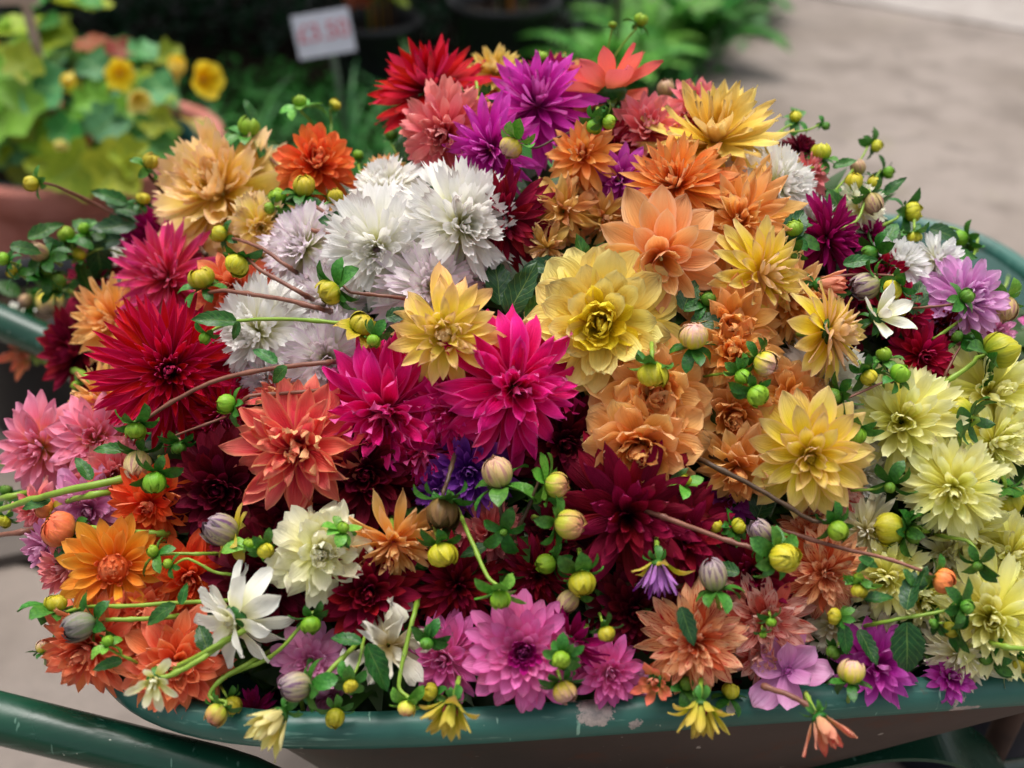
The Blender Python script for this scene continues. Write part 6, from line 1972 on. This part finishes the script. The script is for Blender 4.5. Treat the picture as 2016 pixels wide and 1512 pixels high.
LOOSE = [
 (1000, 620, -62, 120, 'd', .0, 'dark green leaf pointing up between the white and the butter yellow flowers'),
 (1010, 640, -20, 110, 'd', .0, 'dark green leaf pointing right under the butter yellow flower'),
 (985, 600, -95, 100, 'd', -.005, 'upright dark green leaf next to the white flowers'),
 (1035, 625, -40, 100, 'n', .01, 'glossy green leaf over the dark ones in the middle gap'),
 (975, 640, 20, 80, 'n', .012, 'short green leaf above the right hot pink flower'),
 (1155, 540, -100, 84, 'n', .02, 'bluish green leaf left of the light peach waterlily flower'),
 (1165, 500, -20, 60, 'n', .015, 'small green leaf with a little shoot under the faded tan flowers'),
 (1110, 530, 190, 80, 'd', .0, 'dark leaf in the gap beneath the dark maroon flower'),
 (1340, 1195, 70, 80, 'd', .055, 'dark rounded leaf over the streaked orange flower'),
 (1385, 790, 80, 80, 'd', .02, 'narrow curved leaf between the apricot flowers'),
 (1490, 1020, -70, 84, 'd', .0, 'dark leaf in the gap under the bright yellow flower'),
 (1660, 520, -10, 66, 'n', .02, 'bluish leaf right of the dark magenta spiky flower'),
 (1800, 620, -80, 74, 'd', .02, 'dark leaf between the crimson and the pink pompons'),
 (1745, 480, -70, 60, 'n', .0, 'pointed green leaf in front of the far rim'),
 (1860, 500, 5, 66, 'n', -.01, 'green leaf lying between the white pompon and the far rim'),
 (240, 1300, 170, 56, 'n', .045, 'green leaf above the cream bud with two spread petals'),
 (410, 1282, -110, 60, 'd', .05, 'dark curled leaf beside the ivory white flower'),
 (960, 1075, 160, 60, 'd', .02, 'dark leaf under the five-pointed calyx'),
 (505, 1190, 90, 60, 'n', .02, 'green leaf at the heart of the ivory white flower'),
 (60, 540, -60, 70, 'n', -.02, 'long green leaf at the left against the terracotta pot'),
 (20, 485, 0, 60, 'n', -.02, 'flat green leaf at the left edge under the terracotta lip'),
 (215, 440, -20, 84, 'd', -.02, 'dark green leaf beneath the thin grey stems at the upper left'),
 (250, 400, 200, 70, 'n', -.02, 'green leaf behind the yellow green bud at the upper left'),
 (1455, 1130, 200, 60, 'd', .03, 'dark leaf below the violet striped bud'),
 (1600, 800, 160, 60, 'd', .02, 'dark leaf in front of the shaded white petals'),
 (1350, 600, 60, 70, 'd', .01, 'dark leaf in the gap right of the butter yellow flower'),
 (1320, 955, -50, 50, 'n', .03, 'small leaf by the pale green bud above the crimson flower'),
 (700, 1010, 10, 40, 'd', .0, 'dark leaf between the maroon and the hanging peach flowers'),
 (800, 320, -100, 60, 'd', -.05, 'dark leaf behind the rear white flower'),
 (1530, 330, -60, 50, 'd', -.02, 'dark leaf on the right crest'),
 (55, 470, -30, 74, 'n', -.02, 'green leaf under the tip of the terracotta lip at the left'),
 (185, 540, 140, 80, 'n', -.005, 'green leaf left of the dark crimson flower in the tangle'),
 (120, 610, 60, 66, 'n', -.005, 'green leaf below the hanging yellow orange bud at the left'),
 (40, 580, -150, 60, 'n', -.01, 'green leaf beside the brownish yellow bud at the far left'),
 (205, 470, 215, 84, 'n', -.01, 'broad green leaf under the grey stem at the upper left'),
 (180, 945, -120, 60, 'n', .045, 'green leaf standing above the pair of green stems at the left'),
 (100, 985, 170, 60, 'n', .05, 'small green leaf hanging from the long green stem at the left'),
 (1660, 420, -120, 60, 'n', .0, 'green leaf left of the cream half-open flower on the crest'),
 (1740, 385, -40, 54, 'n', -.02, 'green leaf below the bud jutting over the concrete'),
 (1830, 450, 20, 60, 'd', -.02, 'dark leaf under the large yellow bud by the far rim'),
 (1640, 330, -20, 50, 'n', -.01, 'green leaf right of the plump yellow bud on the crest'),
]

# the heap goes on past the right edge of the picture
for (px, py, r, t, lab) in [
 (2130, 800, 105, 'lemon', 'lemon dahlia past the right edge next to the large backward-turned bud'),
 (2150, 980, 108, 'lemon', 'lemon dahlia past the right edge level with the front lemon one'),
 (2140, 1170, 110, 'lemon', 'lemon dahlia past the right edge beside the big low lemon one'),
 (2290, 900, 105, 'lemon', 'lemon dahlia between the wilted-looking cream and white ones at the barrow front'),
 (2310, 1090, 105, 'cream_cac', 'cream dahlia with narrow petals ringed by lemon ones at the barrow front'),
 (2120, 650, 84, 'pink_small', 'rose pink dahlia standing alone over the leaves at the barrow front'),
 (2270, 740, 96, 'cream_frill', 'frilly cream dahlia over the leaves at the barrow front'),
 (2440, 1000, 100, 'lemon', 'lemon dahlia below the only white one at the barrow front'),
 (2420, 850, 96, 'white_full', 'the only white dahlia at the front end of the barrow'),
 (2270, 1230, 100, 'lemon', 'lemon dahlia touching the near rim at the barrow front'),
 (2430, 1160, 96, 'lemon', 'lemon dahlia second along the near rim at the barrow front'),
 (2560, 960, 96, 'cream_cac', 'cream dahlia nearest the front rim of the barrow'),
 (2560, 1090, 96, 'lemon', 'lemon dahlia in the front corner of the barrow')]:
    FLOWERS.append((px, py, r, t, (.2, -.1), .005, lab))

for row in FLOWERS:
    flower(row[0], row[1], row[2], row[3], row[4], row[5], row[6], row[7] if len(row) > 7 else '')
for (px, py, r, t, fc, off, lab, fl, st) in HALF:
    root = flower(px, py, r, t, fc, off, lab, fl)
    if st:
        inv = root.matrix_basis.inverted()
        pts = [root.matrix_basis.translation] + [at(a, c, off * (1 - .3 * (k + 1) / len(st)))[0] for k, (a, c) in enumerate(st)]
        w = depth_at(px, py)
        put('long_stem', tube_mesh('stem', [inv @ p for p in smooth_path(pts)], 5.5 / FPX * w, MAT_STEM_R if t == 'half_peach' and px > 1000 else MAT_STEM_G, 7), root)
for row in BUDS:
    bud(row[0], row[1], row[2], row[3], row[4], row[5], **row[6])
random.seed(99)
for (lab, pts, off, sr, mk) in STEMS:
    P = [at(a, c, off if 0 < k < len(pts) - 1 or a < 0 or a > 2016 else off - .03)[0] for k, (a, c) in enumerate(pts)]
    base = P[0]
    w = depth_at(*pts[0])
    mesh = tube_mesh('stem', [p - base for p in smooth_path(P)], sr / FPX * w, {'g': MAT_STEM_G, 'r': MAT_STEM_R, 'd': MAT_STEM_D}[mk], 8)
    tag(put('flower_stem', mesh, None, Matrix.Translation(base)), lab, 'flower stem', 'bare dahlia stems')
for (px, py, ang, L, k, off, lab) in LOOSE:
    tag(put('dahlia_leaf', random.choice(LEAVES[k]), None, leaf_matrix(px, py, off, ang, L)), lab, 'leaf', 'loose dahlia leaves')
